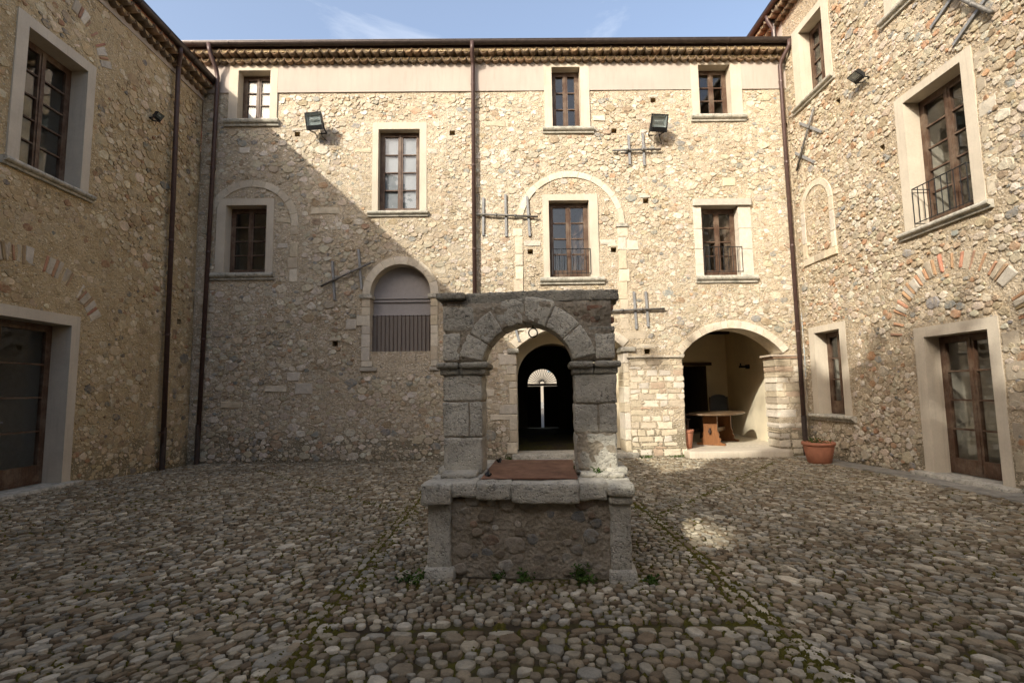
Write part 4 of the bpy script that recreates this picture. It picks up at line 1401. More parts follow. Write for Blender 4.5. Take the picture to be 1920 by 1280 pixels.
def brick_arch(fr, parent, cu, cv, r0, r1, a0, a1, n, rng, nm=0.014, miss=0.30, br=0.86):
    a = a0
    i = 0
    while a < a1:
        isb = i % 2
        w = math.degrees((0.055 if isb else rng.uniform(0.09, 0.16)) / ((r0 + r1) / 2))
        b = min(a + w, a1)
        g = math.degrees(0.012 / r0)
        rr0, rr1 = r0 + rng.uniform(-.01, .03), r1 + rng.uniform(-.05, .03)
        if rng.random() > (0.06 if isb else miss):
            poly = arc(cu, cv, rr0, a + g * .5, b - g * .5, 2) + arc(cu, cv, rr1, b - g * .5, a + g * .5, 2)
            poly.reverse()
            cut_stone('arch_brick' if isb else 'arch_stone', fr, poly, -0.05, nm + rng.uniform(-.008, .008), parent, rng, (0.42 * rng.uniform(.8, 1.1), 0.235 * rng.uniform(.9, 1.1), 0.14) if isb else ashlar_col(rng, br), .014, .008)
        a = b; i += 1
brick_arch(LEFT, wallL, 7.75, 2.04, 1.53, 1.83, 32, 150, 0, rng, 0.018, 0.14, 0.95)
brick_arch(LEFT, wallL, 8.07, 7.22, 0.90, 1.18, 20, 165, 0, rng, 0.018, 0.14, 0.95)
mb = MB(); LEFT.box(mb, -3.2, D, 8.70, 9.3, -0.3, 0.024); mb.build('plaster_band', 'plaster', lw)
mb = MB()
P = [LEFT(u, v, n) for n in (-0.01, -0.3) for u, v in ((11.41, 3.13), (11.55, 3.13), (11.55, 3.27), (11.41, 3.27))]
mb.add(P, [(0, 4, 5, 1), (1, 5, 6, 2), (2, 6, 7, 3), (3, 7, 4, 0), (4, 7, 6, 5)]); mb.build('putlog_hole', 'mortar_left', wallL)
sash_window(lw, LEFT, LI, LO, LS, 0.27, 5, rng, panel=0.10)
sash_window(lw, LEFT, DI, DO, None, 0.30, 4, rng, panel=0.26, name='glazed_door', handle=True, wood='wood')
V, F = rough_block(XL - 0.4, XL + 0.16, 6.45, 8.98, -0.1, 0.165, 0.02, 0.008, (2, 8, 2), 33)
mesh_obj('door_step', V, F, 'sill', lw, True)
eave(lw, LEFT, -3.2, D - 0.03, 8.78, 0.38, rng)
downspout(lw, [(XL + 0.29, 10.62, 9.13), (XL + 0.28, 10.66, 8.98), (XL + 0.13, 10.84, 8.84), (XL + 0.12, 10.86, 8.7), (XL + 0.12, 10.98, 0.0)], rng, LEFT)
mb = MB()
roof = [(XL + 0.22, 9.12), (XL - 3.4, 10.5), (XL - 6.8, 9.25), (XL - 6.8, 9.13), (XL - 3.4, 10.40), (XL + 0.22, 9.07)]
mb.prism(roof, -3.3, 16.0, lambda x, z, y: Vector((x, y, z))); mb.build('roof', 'terracotta', lw)
mb = MB(); mb.box(XL - 6.4, XL - 0.05, -3.2, -2.9, -0.05, 9.1); mb.box(XL - 6.4, XL - 0.05, 15.7, 16.0, -0.05, 9.2); mb.add([Vector((XL, -3.2, 9.1)), Vector((XL - 3.3, -3.2, 10.45)), Vector((XL - 6.4, -3.2, 9.1))], [(0, 1, 2)]); mb.box(XL - 6.6, XL - 6.3, -3.2, 16, -0.05, 9.28); mb.build('gable_wall', 'mortar_left', lw)

# ------------------------------------------------------------------ RIGHT WING
rngR = random.Random(303); rng = rngR
rw = thing('courtyard_wing', 'tall building down the right side, rough stone wall half in sun', 'building')
Y = lambda a, b: (-b, -a)          # depth range -> u range on the right wall
W1 = dict(i=(*Y(10.46, 11.33), 8.16, 9.86), o=(*Y(10.24, 11.61), 8.14, 10.03), s=(*Y(10.18, 11.68), 8.02, 8.15))
W2 = dict(i=(*Y(7.35, 8.49), 4.20, 6.46), o=(*Y(7.16, 8.68), 4.18, 6.60), s=(*Y(7.06, 8.78), 4.07, 4.19))
W3 = dict(i=(*Y(7.40, 8.52), 8.22, 9.95), o=(*Y(7.20, 8.71), 8.20, 10.10), s=(*Y(7.10, 8.80), 8.07, 8.21))
W4 = dict(i=(*Y(10.66, 11.54), 0.96, 2.76), o=(*Y(10.45, 11.74), 0.94, 2.90), s=(*Y(10.34, 11.86), 0.82, 0.95))
DR = dict(i=(*Y(7.35, 8.50), 0.14, 2.35), o=(*Y(7.18, 8.70), 0.02, 2.52))
PUTR = [(-10.16, 7.48), (-9.06, 5.93)]
holes = [hole_of(w) for w in (W1, W2, W3, W4)] + [rect_poly(DR['o'][0] + .02, DR['o'][1] - .02, -0.08, 2.50)] + [rect_poly(u - .06, u + .06, v - .06, v + .06) for u, v in PUTR]
wallR = wall_sheet('rubble_wall', RIGHT, -D, 4.0, -0.12, 11.2, holes, 'mortar_right', rw, 0.14, 0.020, 12)
exR = Excl()
for w in (W1, W2, W3, W4): exR.rect(*w['o'], .02); exR.rect(*w['s'], .02)
exR.rect(*DR['o'], .02)
exR.ring(-7.92, 2.30, 1.02, 1.34, -5, 185); exR.rect(-11.72, -10.53, 4.32, 4.5); exR.ring(-11.125, 5.60, .43, .60); exR.rect(-11.72, -11.55, 4.3, 5.62); exR.rect(-10.71, -10.53, 4.3, 5.62)
for u, v in PUTR: exR.rect(u - .08, u + .08, v - .08, v + .08)
PALR = [(0.30, (0.56, 0.49, 0.375)), (0.22, (0.50, 0.42, 0.30)), (0.20, (0.64, 0.58, 0.48)), (0.12, (0.44, 0.375, 0.285)), (0.06, (0.37, 0.285, 0.19)), (0.05, (0.28, 0.28, 0.265)), (0.05, (0.45, 0.27, 0.16))]
CLR = [(0.105, 2), (0.082, 9), (0.062, 42), (0.047, 190), (0.035, 620), (0.026, 1500)]
print('right stones', rubble(RIGHT, wallR, -D, -4.4, 0.0, 9.6, exR, CLR, PALR, 51, 1.3, 0.85, 0.008, 0.026, 0.86, mat='rubble_right', score=lambda u, v: 1.0 / -u))
brick_arch(RIGHT, wallR, -7.92, 2.30, 1.04, 1.32, 2, 178, 0, rng, 0.018)
for u, v in PUTR:
    mb = MB()
    P = [RIGHT(u + a, v + b, n) for n in (-0.01, -0.30) for a, b in ((-0.075, -0.07), (0.075, -0.07), (0.075, 0.07), (-0.075, 0.07))]
    mb.add(P, [(0, 4, 5, 1), (1, 5, 6, 2), (2, 6, 7, 3), (3, 7, 4, 0), (4, 7, 6, 5)])
    mb.build('putlog_hole', 'mortar_left', wallR)
sash_window(rw, RIGHT, W1['i'], W1['o'], W1['s'], 0.24, 4, rng)
sash_window(rw, RIGHT, W2['i'], W2['o'], W2['s'], 0.26, 5, rng, panel=0.16, rail=(W2['i'][0] + 0.05, W2['i'][1] - 0.05, 4.23, 4.88, 10))
sash_window(rw, RIGHT, W3['i'], W3['o'], W3['s'], 0.24, 4, rng)
sash_window(rw, RIGHT, W4['i'], W4['o'], W4['s'], 0.26, 3, rng, panel=0.24)
sash_window(rw, RIGHT, DR['i'], DR['o'], None, 0.24, 4, rng, panel=0.20, name='glazed_door')
V, F = rough_block(XR - 0.20, XR + 0.4, 7.10, 8.82, -0.1, 0.13, 0.02, 0.008, (2, 8, 2), 43)
mesh_obj('door_step', V, F, 'sill', rw, True)
# walled up niche
nic = part('blind_niche', rw)
voussoirs(RIGHT, nic, -11.125, 5.60, 0.445, 0.585, 0, 180, 5, -0.05, 0.03, rng, bright=.95)
for a, b in ((-11.71, -11.57), (-10.68, -10.54)):
    for z0, z1 in ((4.50, 4.85), (4.85, 5.30), (5.30, 5.60)):
        cut_stone('jamb_stone', RIGHT, rect_poly(a, b, z0 + .003, z1 - .003), -0.05, 0.028, nic, rng, ashlar_col(rng, .95), .008, .003)
for i in range(3):
    cut_stone('sill_stone', RIGHT, rect_poly(-11.72 + i * .4, -11.72 + (i + 1) * .4 - .006, 4.34, 4.495), -0.05, 0.034, nic, rng, ashlar_col(rng), .008, .003)
# quoins beside the tall window and by the door
for i in range(6):
    z = 4.3 + i * 0.38
    cut_stone('quoin_stone', RIGHT, rect_poly(-7.13, -6.98 + .12 * (i % 2), z, z + .22, rng, .02), -.05, .014, wallR, rng, ashlar_col(rng, .88))
for i in range(5):
    z = 0.35 + i * 0.42
    cut_stone('quoin_stone', RIGHT, rect_poly(-7.15, -6.9 + .14 * (i % 2), z, z + .26, rng, .02), -.05, .012, wallR, rng, ashlar_col(rng, .80))
# the part that rises over the back roof
mb = MB(); mb.box(7.0, 7.3, 12.001, 21, 8.5, 11.2); mb.build('upper_plaster_wall', 'plaster', rw)
eave(rw, Frame((XR, 0, 0), (0, -1, 0), (-1, 0, 0)), -20.0, 4.0, 10.62, 0.38, rng)
mb = MB()
roof = [(XR - 0.30, 11.04), (XR + 3.6, 12.4), (XR + 7.0, 11.1), (XR + 7.0, 10.98), (XR + 3.6, 12.28), (XR - 0.30, 10.95)]
mb.prism(roof, -4.0, 21.0, lambda x, z, y: Vector((x, y, z))); mb.box(XR + 6.4, XR + 6.7, -4, 21, 0, 11); mb.box(XR + 0.1, XR + 6.4, -4, -3.7, 0, 11); mb.build('roof', 'terracotta', rw)
downspout(rw, [(6.72, 12.15, 10.98), (6.74, 12.15, 10.8), (6.86, 12.15, 10.6), (6.88, 12.15, 10.4), (6.88, 12.15, 9.95)], rng, RIGHT)

# ------------------------------------------------------------------ FRONT WING AND TREES (unseen behind the camera; wing added and crowns shaped to shade the court)
fw = thing('front_shade_wing', 'unseen low front range added behind the viewer to shade the courtyard', 'building')
mb = MB(); mb.box(-14, 7.0, -4.4, -4.1, -0.05, 6.35); mb.box(-14, 7, -8.3, -8.0, -0.05, 6.35); mb.box(-14, -13.7, -8, -4.4, -0.05, 6.35); mb.build('wall', 'plaster', fw)  # unseen wing, height set to shade the foreground and pass the sunbeam
mb = MB(); mb.prism([(-3.8, 6.30), (-6.2, 7.15), (-8.6, 6.30), (-8.6, 6.20), (-6.2, 7.05), (-3.8, 6.20)], -14.2, 7.0, lambda y, z, x: Vector((x, y, z))); mb.build('roof', 'terracotta', fw)

def tree(label, base, crown, seed, n, hole=(), leaf=0.24):
    rng = random.Random(seed)
    t = thing('oak_tree', label, 'tree', (0, 0, 0), 0, 'trees behind the entrance wing')
    bx, by = base
    cx, cy, cz, rx, ry, rz_ = crown
    mb = MB()
    mb.tube([(bx, by, -0.1), (bx + .1, by, 2.0), (bx + .05, by + .1, cz - rz_ * 0.5), (bx - .4, by, cz + rz_ * .3)], [0.55, 0.42, 0.33, 0.10], 10)
    for i in range(9):
        a = rng.uniform(0, 6.28); e = rng.uniform(0.1, 0.8)
        s = Vector((bx - .05, by + .05, cz - rz_ * 0.5 + i * .3))
        q = Vector((cx + rx * .75 * math.cos(a), cy + ry * .75 * math.sin(a), cz + rz_ * (e - .35)))
        free = True
        for tt in (0.2, 0.4, 0.6, 0.8, 1.0):
            for (hx, hy, hz), hr in hole:
                w = s.lerp(q, tt) - Vector((hx, hy, hz)); w = w - SUN * w.dot(SUN)
                if w.length < hr + .2: free = False
        if free: mb.tube([s, (s + q) / 2 + Vector((0, 0, .3)), q], [0.16, 0.10, 0.03], 7)
    mb.build('trunk', 'bark', t, True)
    V = []; F = []
    clumps = []
    while len(clumps) < n:
        p = Vector((rng.uniform(-1, 1), rng.uniform(-1, 1), rng.uniform(-1, 1)))
        if p.length > 1 or p.length < 0.35: continue
        clumps.append(Vector((cx + p.x * rx, cy + p.y * ry, cz + p.z * rz_)))
    for c in clumps:
        for _ in range(34):
            d = Vector((rng.gauss(0, .42), rng.gauss(0, .42), rng.gauss(0, .30)))
            p = c + d
            gap = False
            for (hx, hy, hz), hr in hole:
                w = p - Vector((hx, hy, hz))
                w = w - SUN * w.dot(SUN)
                if w.length < hr: gap = True
            if gap: continue  # leaves left out along chosen sun paths to shape the lit patches
            a = Vector((rng.uniform(-1, 1), rng.uniform(-1, 1), rng.uniform(-1, 1))).normalized()
            b = a.orthogonal().normalized()
            l = leaf * rng.uniform(.7, 1.3)
            k = len(V)
            V += [p - a * l, p + b * l * .5, p + a * l, p - b * l * .5]
            F.append((k, k + 1, k + 2, k + 3))
    mesh_obj('crown', V, F, 'tree_leaf', t)
    return t
tree('broad evergreen oak beyond the low entrance range', (-13.4, -10.5), (-10.6, -9.5, 12.2, 4.4, 3.4, 4.6), 61, 560, (((1.95, 6.0, 0), 0.36), ((2.1, 5.5, 0), 0.30), ((3.3, 11.0, 0), 0.9), ((3.6, 12, 0.7), 1.15), ((4.8, 12, 0.9), 1.15), ((5.6, 12, 1.4), 0.9)))
tree('smaller evergreen oak beside the broad one beyond the entrance range', (-3.5, -11.0), (-3.6, -10.5, 9.8, 4.6, 3.2, 4.2), 62, 420, (((1.95, 6.0, 0), 0.36), ((2.1, 5.5, 0), 0.30),))

# ------------------------------------------------------------------ street beyond the passage
mb = MB(); mb.add([Vector(p) for p in ((-60, 20.6, 0.0), (60, 20.6, 0.0), (60, 62, 0.0), (-60, 62, 0.0))], [(0, 1, 2, 3)])
tag(mb.build('street', 'asphalt'), kind='structure')
hs = thing('street_house', 'pale house across the street seen through the passage fanlight', 'house')
H = Frame((0, 46, 0), (1, 0, 0), (0, -1, 0))
hw = [(0.2, 1.3, 3.2, 5.2), (4.2, 5.3, 3.2, 5.2), (7.0, 8.2, 0.0, 2.4), (-3.4, -2.3, 3.2, 5.2), (8.4, 9.5, 3.2, 5.2)]
wall_sheet('wall', H, -12, 14, -0.05, 9, [rect_poly(a, b, max(c, -0.04), d) for a, b, c, d in hw], 'street_plaster', hs, 0.9, 0.0, 3)
for a, b, c, d in hw:
    w = part('window', hs)
    mb = MB(); H.box(mb, a, b, c, d, -0.25, -0.2); mb.build('pane', 'glass', w)
    mb = MB(); H.box(mb, a - .55, a - .02, c, d, 0.01, 0.05); H.box(mb, b + .02, b + .55, c, d, 0.01, 0.05); mb.build('shutter', 'street_shutter', w)
    mb = MB(); H.box(mb, a - .1, b + .1, c - .12, c - .002, -.2, .12); mb.build('sill', 'terracotta', w)
mb = MB(); mb.prism([(45.4, 8.9), (51, 11), (56, 8.9)], -12.4, 14.4, lambda y, z, x: Vector((x, y, z))); mb.build('roof', 'terracotta', hs)
mb = MB(); H.box(mb, -12, 14, 0, 0.55, .0, .06); mb.build('plinth', 'iron_grey', hs)

# ================================================================== THE WELL
well = thing('stone_well', 'weathered grey stone well with arched top in the middle of the courtyard', 'well', WELL_C, WELL_A)
def wpart(name, V, F, mat, parent=None, cols=None, smooth=True):
    return mesh_obj(name, V, F, mat, parent or well, smooth, cols, False)
wr = random.Random(404)
sd = [0]
def wb(name, x0, x1, y0, y1, z0, z1, r=0.02, amp=0.008, seg=(4, 4, 4), mat='well_stone', warp=None, parent=None, freq=6.0):
    sd[0] += 1
    V, F = rough_block(x0, x1, y0, y1, z0, z1, r, amp, seg, sd[0], warp, freq)
    return wpart(name, V, F, mat, parent)
# pedestal: mortared core with rubble set in its faces, corner posts
core = wb('pedestal', -0.80, 0.80, 0.025, 1.46, -0.08, 0.64, 0.03, 0.014, (18, 14, 8), 'mortar_well', None, None, 5)
class LFrame(Frame): pass
faces = [(Frame((0, 0.027, 0), (1, 0, 0), (0, -1, 0)), -0.66, 0.68), (Frame((-0.80, 0, 0), (0, -1, 0), (-1, 0, 0)), -1.42, -0.08), (Frame((0.80, 0, 0), (0, 1, 0), (1, 0, 0)), 0.08, 1.42)]
WP = [(0.3, (0.38, 0.335, 0.27)), (0.22, (0.43, 0.405, 0.35)), (0.14, (0.27, 0.225, 0.17)), (0.14, (0.30, 0.305, 0.295)), (0.07, (0.34, 0.245, 0.18)), (0.08, (0.50, 0.475, 0.42)), (0.05, (0.16, 0.17, 0.17))]
for fi, (fr, a, b) in enumerate(faces):
    npr = np.random.RandomState(70 + fi)
    cl = [(0.085, 20), (0.068, 60), (0.050, 160), (0.036, 300), (0.026, 500)]
    for (x, y, r, P) in pack(a, b, 0.03, 0.62, cl, 1.25, 0.9, 70 + fi):
        if wr.random() < 0.16: continue
        c, d = round_poly(P, npr, 9, 0.12, wr.uniform(.70, .94), 1 if wr.random() < .5 else 0)
        if (c[0] + d[:, 0]).max() > b + .01 or (c[0] + d[:, 0]).min() < a - .01: continue
        V, F = stone_shape(c, d, wr.uniform(0.004, 0.016), npr, sh=(0.98, 0.9, 0.6), hs=(.45, .92, 1.0), tilt=0.7)
        w = wr.random()
        for pw, pc in WP:
            if w < pw: break
            w -= pw
        kk = wr.uniform(.75, 1.2)
        wpart('stone', frame_pts(fr, V), F, 'rubble', core, [tuple(q * kk for q in pc)] * len(V))
for s, (a, b) in ((0, (-0.862, -0.662)), (1, (0.682, 0.855))):
    wb('corner_post', a, b, -0.005, 0.20, 0.05, 0.63, 0.014, 0.012, (5, 5, 12), freq=10)
    wb('post_base', a - 0.025, b + 0.035, -0.055, 0.26, -0.08, 0.078, 0.03, 0.014, (4, 4, 2), freq=5)
    wb('corner_post', a, b, 1.32, 1.50, 0.0, 0.63, 0.022, 0.012, (3, 3, 6))
# coping: front row
wb('coping_cap', -0.905, -0.648, -0.075, 0.24, 0.60, 0.775, 0.018, 0.011, (7, 6, 6), freq=10)
wb('coping_cap', 0.66, 0.892, -0.075, 0.22, 0.665, 0.775, 0.035, 0.010, (5, 5, 3), freq=5)
wb('cap_moulding', 0.672, 0.872, -0.045, 0.20, 0.605, 0.672, 0.02, 0.006, (4, 4, 2))
wb('coping_stone', -0.655, -0.432, -0.035, 0.22, 0.655, 0.785, 0.018, 0.011, (6, 5, 5), freq=11)
wb('coping_stone', -0.434, -0.138, -0.06, 0.22, 0.640, 0.782, 0.018, 0.011, (7, 5, 5), freq=11)
wb('coping_stone', -0.136, 0.430, -0.06, 0.22, 0.612, 0.782, 0.018, 0.011, (12, 5, 5), freq=11)
wb('coping_stone', 0.430, 0.668, -0.035, 0.22, 0.635, 0.785, 0.018, 0.011, (6, 5, 5), freq=11)
# coping: sides and back, the seat of the pillars
for (a, b, c, d) in ((-0.90, -0.42, 0.225, 0.80), (-0.89, -0.42, 0.806, 1.20), (-0.90, -0.42, 1.206, 1.53), (0.44, 0.90, 0.225, 0.85), (0.44, 0.89, 0.856, 1.22), (0.44, 0.90, 1.226, 1.53), (-0.415, 0.0, 1.32, 1.53), (0.006, 0.435, 1.32, 1.53)):
    wb('coping_stone', a, b, c, d, 0.63, 0.778 + wr.uniform(-.008, .004), 0.03, 0.010, (5, 5, 3))
wb('well_shaft', -0.43, 0.45, 0.21, 1.33, 0.30, 0.768, 0.01, 0.003, (2, 2, 2), 'mortar_well')
wb('plinth_stone', -0.80, -0.47, 0.20, 0.43, 0.772, 0.822, 0.018, 0.010, (5, 4, 2))
wb('plinth_stone', 0.47, 0.86, 0.26, 0.44, 0.772, 0.815, 0.018, 0.010, (5, 4, 2))
wb('plinth_stone', 0.70, 0.90, 0.36, 0.80, 0.770, 0.845, 0.03, 0.012, (3, 5, 2))
wb('plinth_stone', -0.86, -0.79, 0.40, 0.80, 0.770, 0.85, 0.025, 0.012, (2, 5, 2))
# pillars
AY0, AY1 = 0.42, 0.78
for blocks in (((-0.808, -0.442, 0.785, 1.118), (-0.815, -0.572, 1.128, 1.452), (-0.560, -0.440, 1.128, 1.452), (-0.818, -0.440, 1.462, 1.715)),
               ((0.430, 0.812, 0.785, 1.146), (0.430, 0.640, 1.158, 1.418), (0.655, 0.820, 1.158, 1.418), (0.436, 0.826, 1.430, 1.700))):
    for (a, b, c, d) in blocks:
        wb('pillar_block', a, b, AY0 + wr.uniform(-.006, .006), AY1, c, d, 0.009, 0.011, (8, 5, 8), freq=11)
wb('pillar_core', -0.805, -0.448, AY0 + .007, AY1 - .007, 0.78, 1.72, 0.01, 0.002, (2, 2, 4), 'mortar_well')
wb('pillar_core', 0.436, 0.812, AY0 + .007, AY1 - .007, 0.78, 1.71, 0.01, 0.002, (2, 2, 4), 'mortar_well')
# capitals with a rolled moulding
def capital(a, b, z, split):
    for (x0, x1) in ((a, split - .003), (split + .003, b)):
        L0 = x0 == a; R0 = x1 == b
        wb('capital', x0 + (0.03 if L0 else 0), x1 - (0.03 if R0 else 0), AY0 - 0.02, AY1 + 0.02, z, z + 0.062, 0.012, 0.006, (5, 5, 2), 'well_dark')
        wb('capital_roll', x0, x1, AY0 - 0.055, AY1 + 0.055, z + 0.058, z + 0.118, 0.026, 0.008, (5, 5, 2), 'well_dark')
capital(-0.875, -0.375, 1.712, -0.66)
capital(0.388, 0.872, 1.702, 0.62)
# arch: fill, voussoirs, spandrel stones
AC, AR = (-0.004, 1.751), 0.439
def fill():
    V = []; F = []
    top = 2.40
    P = arc(*AC, AR + 0.012, 168, 12, 24)
    outer = []
    for (x, z) in P:
        outer.append((x, top))
    full_in = [(-0.79, 1.83), (-0.45, 1.83)] + P + [(0.44, 1.83), (0.79, 1.83)]
    full_out = [(-0.795, top), (-0.50, top)] + outer + [(0.50, top), (0.795, top)]
    n = len(full_in); L = 7
    for side, yy in ((0, AY0 + .003), (1, AY1 - .003)):
        for i in range(n):
            for j in range(L + 1):
                t = j / L
                x = full_in[i][0] * (1 - t) + full_out[i][0] * t; z = full_in[i][1] * (1 - t) + full_out[i][1] * t
                nn = noise.noise(Vector((x * 7, z * 7, side * 9.0))) * 0.014 + noise.noise(Vector((x * 22, z * 22, side * 9.0))) * 0.006
                V.append(Vector((x, yy + (-nn if side == 0 else nn), z)))
    S = n * (L + 1)
    for side in (0, 1):
        for i in range(n - 1):
            for j in range(L):
                a = side * S + i * (L + 1) + j
                q = (a, a + L + 1, a + L + 2, a + 1)
                F.append(q if side == 0 else tuple(reversed(q)))
    for i in range(n - 1):
        a = i * (L + 1); F.append((a, a + S, a + S + L + 1, a + L + 1))
        a = a + L; F.append((a, a + L + 1, a + S + L + 1, a + S))
    for j in range(L):
        F.append((j, j + 1, j + 1 + S, j + S)); a = (n - 1) * (L + 1) + j; F.append((a, a + S, a + S + 1, a + 1))
    return wpart('arch_fill', V, F, 'mortar_well')
af = fill()
cuts = [11.5, 40, 66, 92, 121, 147, 168.5]
outs = [0.66, 0.66, 0.70, 0.70, 0.67, 0.67]
for i in range(6):
    a0, a1 = cuts[i] + .3, cuts[i + 1] - .3
    ro = outs[i]
    def warp(p, a0=a0, a1=a1, ro=ro):
        t = rad(a0 + (a1 - a0) * p.x); r = AR + (ro - AR) * p.z
        return Vector((AC[0] + r * math.cos(t), p.y, AC[1] + r * math.sin(t)))
    sd[0] += 1
    V, F = rough_block(0, 1, AY0 - .004 + wr.uniform(-.006, .006), AY1, 0, 1, 0.020, 0.012, (7, 5, 6), sd[0], None, 5.0)
    # rounding was made in the unit square: map it round the arch
    V = [warp(Vector((min(max(p.x, 0), 1), p.y, p.z))) for p in V]
    wpart('arch_stone', V, [tuple(reversed(f)) for f in F], 'well_stone')
wb('spandrel_block', -0.822, -0.50, AY0 - .002, AY1, 2.125, 2.385, 0.03, 0.012, (6, 4, 5))
wb('spandrel_block', -0.822, -0.645, AY0 - .004, AY1, 1.845, 2.112, 0.02, 0.012, (4, 4, 5))
wb('spandrel_block', 0.635, 0.824, AY0 - .004, AY1, 1.842, 2.085, 0.02, 0.012, (4, 4, 5))
wb('brick', 0.575, 0.828, AY0, AY1, 2.095, 2.150, 0.012, 0.006, (5, 3, 2), 'terracotta_old' if 'terracotta_old' in MATS else 'well_dark')
npr = np.random.RandomState(99)
F0 = Frame((0, AY0 + .010, 0), (1, 0, 0), (0, -1, 0))
def spskip(u, v, r):
    q = math.hypot(u - AC[0], v - AC[1])
    return q < 0.69 + r * .7 or (u < -0.49 + r and v < 2.39) or (u > 0.62 - r and v < 2.16 + r)
for (x, y, r, P) in pack(-0.78, 0.80, 1.9, 2.39, [(0.05, 200), (0.036, 400), (0.026, 600)], 1.3, .85, 88, spskip):
    c, d = round_poly(P, npr, 8, .12, wr.uniform(.72, .95), 1)
    if abs(c[0]) + np.abs(d[:, 0]).max() > 0.80 or c[1] + d[:, 1].max() > 2.385: continue
    V, F = stone_shape(c, d, wr.uniform(.004, .012), npr, sh=(.98, .9, .6), hs=(.5, .95, 1), tilt=.6)
    kk = wr.uniform(.7, 1.15); pc = wr.choice([(0.22, 0.2, 0.165), (0.17, 0.15, 0.115), (0.24, 0.17, 0.12), (0.2, 0.2, 0.19), (0.25, 0.15, 0.1)])
    wpart('stone', frame_pts(F0, V), F, 'rubble', af, [tuple(q * kk for q in pc)] * len(V))
for (a, b, z) in ((0.56, 0.82, 2.30), (0.60, 0.825, 2.185)):
    V, F = rough_block(a, b, AY0 + .002, AY0 + .12, z, z + .055, .012, .006, (4, 2, 2), 7)
    wpart('brick', V, F, 'rubble', None, [(0.24, 0.13, 0.085)] * len(V))
# capping
wb('cap_slab', -0.878, -0.592, AY0 - 0.055, AY1 + 0.04, 2.438, 2.502, 0.012, 0.010, (8, 5, 3), 'well_dark', None, None, 12)
def capwarp(p):
    return Vector((p.x, p.y, p.z + 0.008 * math.sin(p.x * 2.4 + .8) * (1 if p.z > 2.42 else .2)))
wb('cap_slab', -0.585, 0.30, AY0 + 0.004, AY1 + 0.01, 2.375, 2.505, 0.012, 0.012, (22, 6, 5), 'well_dark', capwarp, None, 14)
wb('cap_slab', 0.25, 0.875, AY0 - 0.002, AY1 + 0.03, 2.395, 2.500, 0.014, 0.012, (16, 6, 5), 'well_dark', capwarp, None, 14)
wb('cap_bed', -0.83, -0.55, AY0 + .01, AY1, 2.38, 2.435, 0.015, 0.006, (4, 3, 1), 'mortar_well')
# iron ring under the crown
mb = MB()
mb.tube([Vector((0.05 + 0.042 * math.cos(t * math.pi / 12), 0.55, 2.115 + 0.044 * math.sin(t * math.pi / 12))) for t in range(25)], 0.0065, 8)
mb.tube([Vector((0.05, 0.55, 2.158)), Vector((0.05, 0.55, 2.21))], 0.007, 6)
wpart('iron_ring', mb.v, mb.f, 'black_metal')

# rusty lid on the well mouth
lid = thing('well_cover', 'rusty iron plate covering the mouth of the well', 'metal plate', WELL_C + Vector((0, 0, 0.787)), WELL_A)
V, F = rough_block(-0.415, 0.428, 0.10, 1.32, 0.0, 0.010, 0.004, 0.003, (10, 10, 1), 3, None, 2.0)
mesh_obj('plate', V, F, 'rust', lid, False, None, False)
for (x, y) in ((-0.38, 0.22), (-0.36, 1.12)):
    mb = MB()
    for k in range(5):
        a = Vector((x + wr.uniform(-.02, .05), y + wr.uniform(-.04, .04), 0.008))
        mb.tube([a, a + Vector((wr.uniform(-.03, .03), wr.uniform(-.04, .04), wr.uniform(.02, .045))), a + Vector((wr.uniform(-.05, .06), wr.uniform(-.05, .05), 0.012))], 0.010, 6)
    mesh_obj('hinge', mb.v, mb.f, 'black_metal', lid, False, None, False)

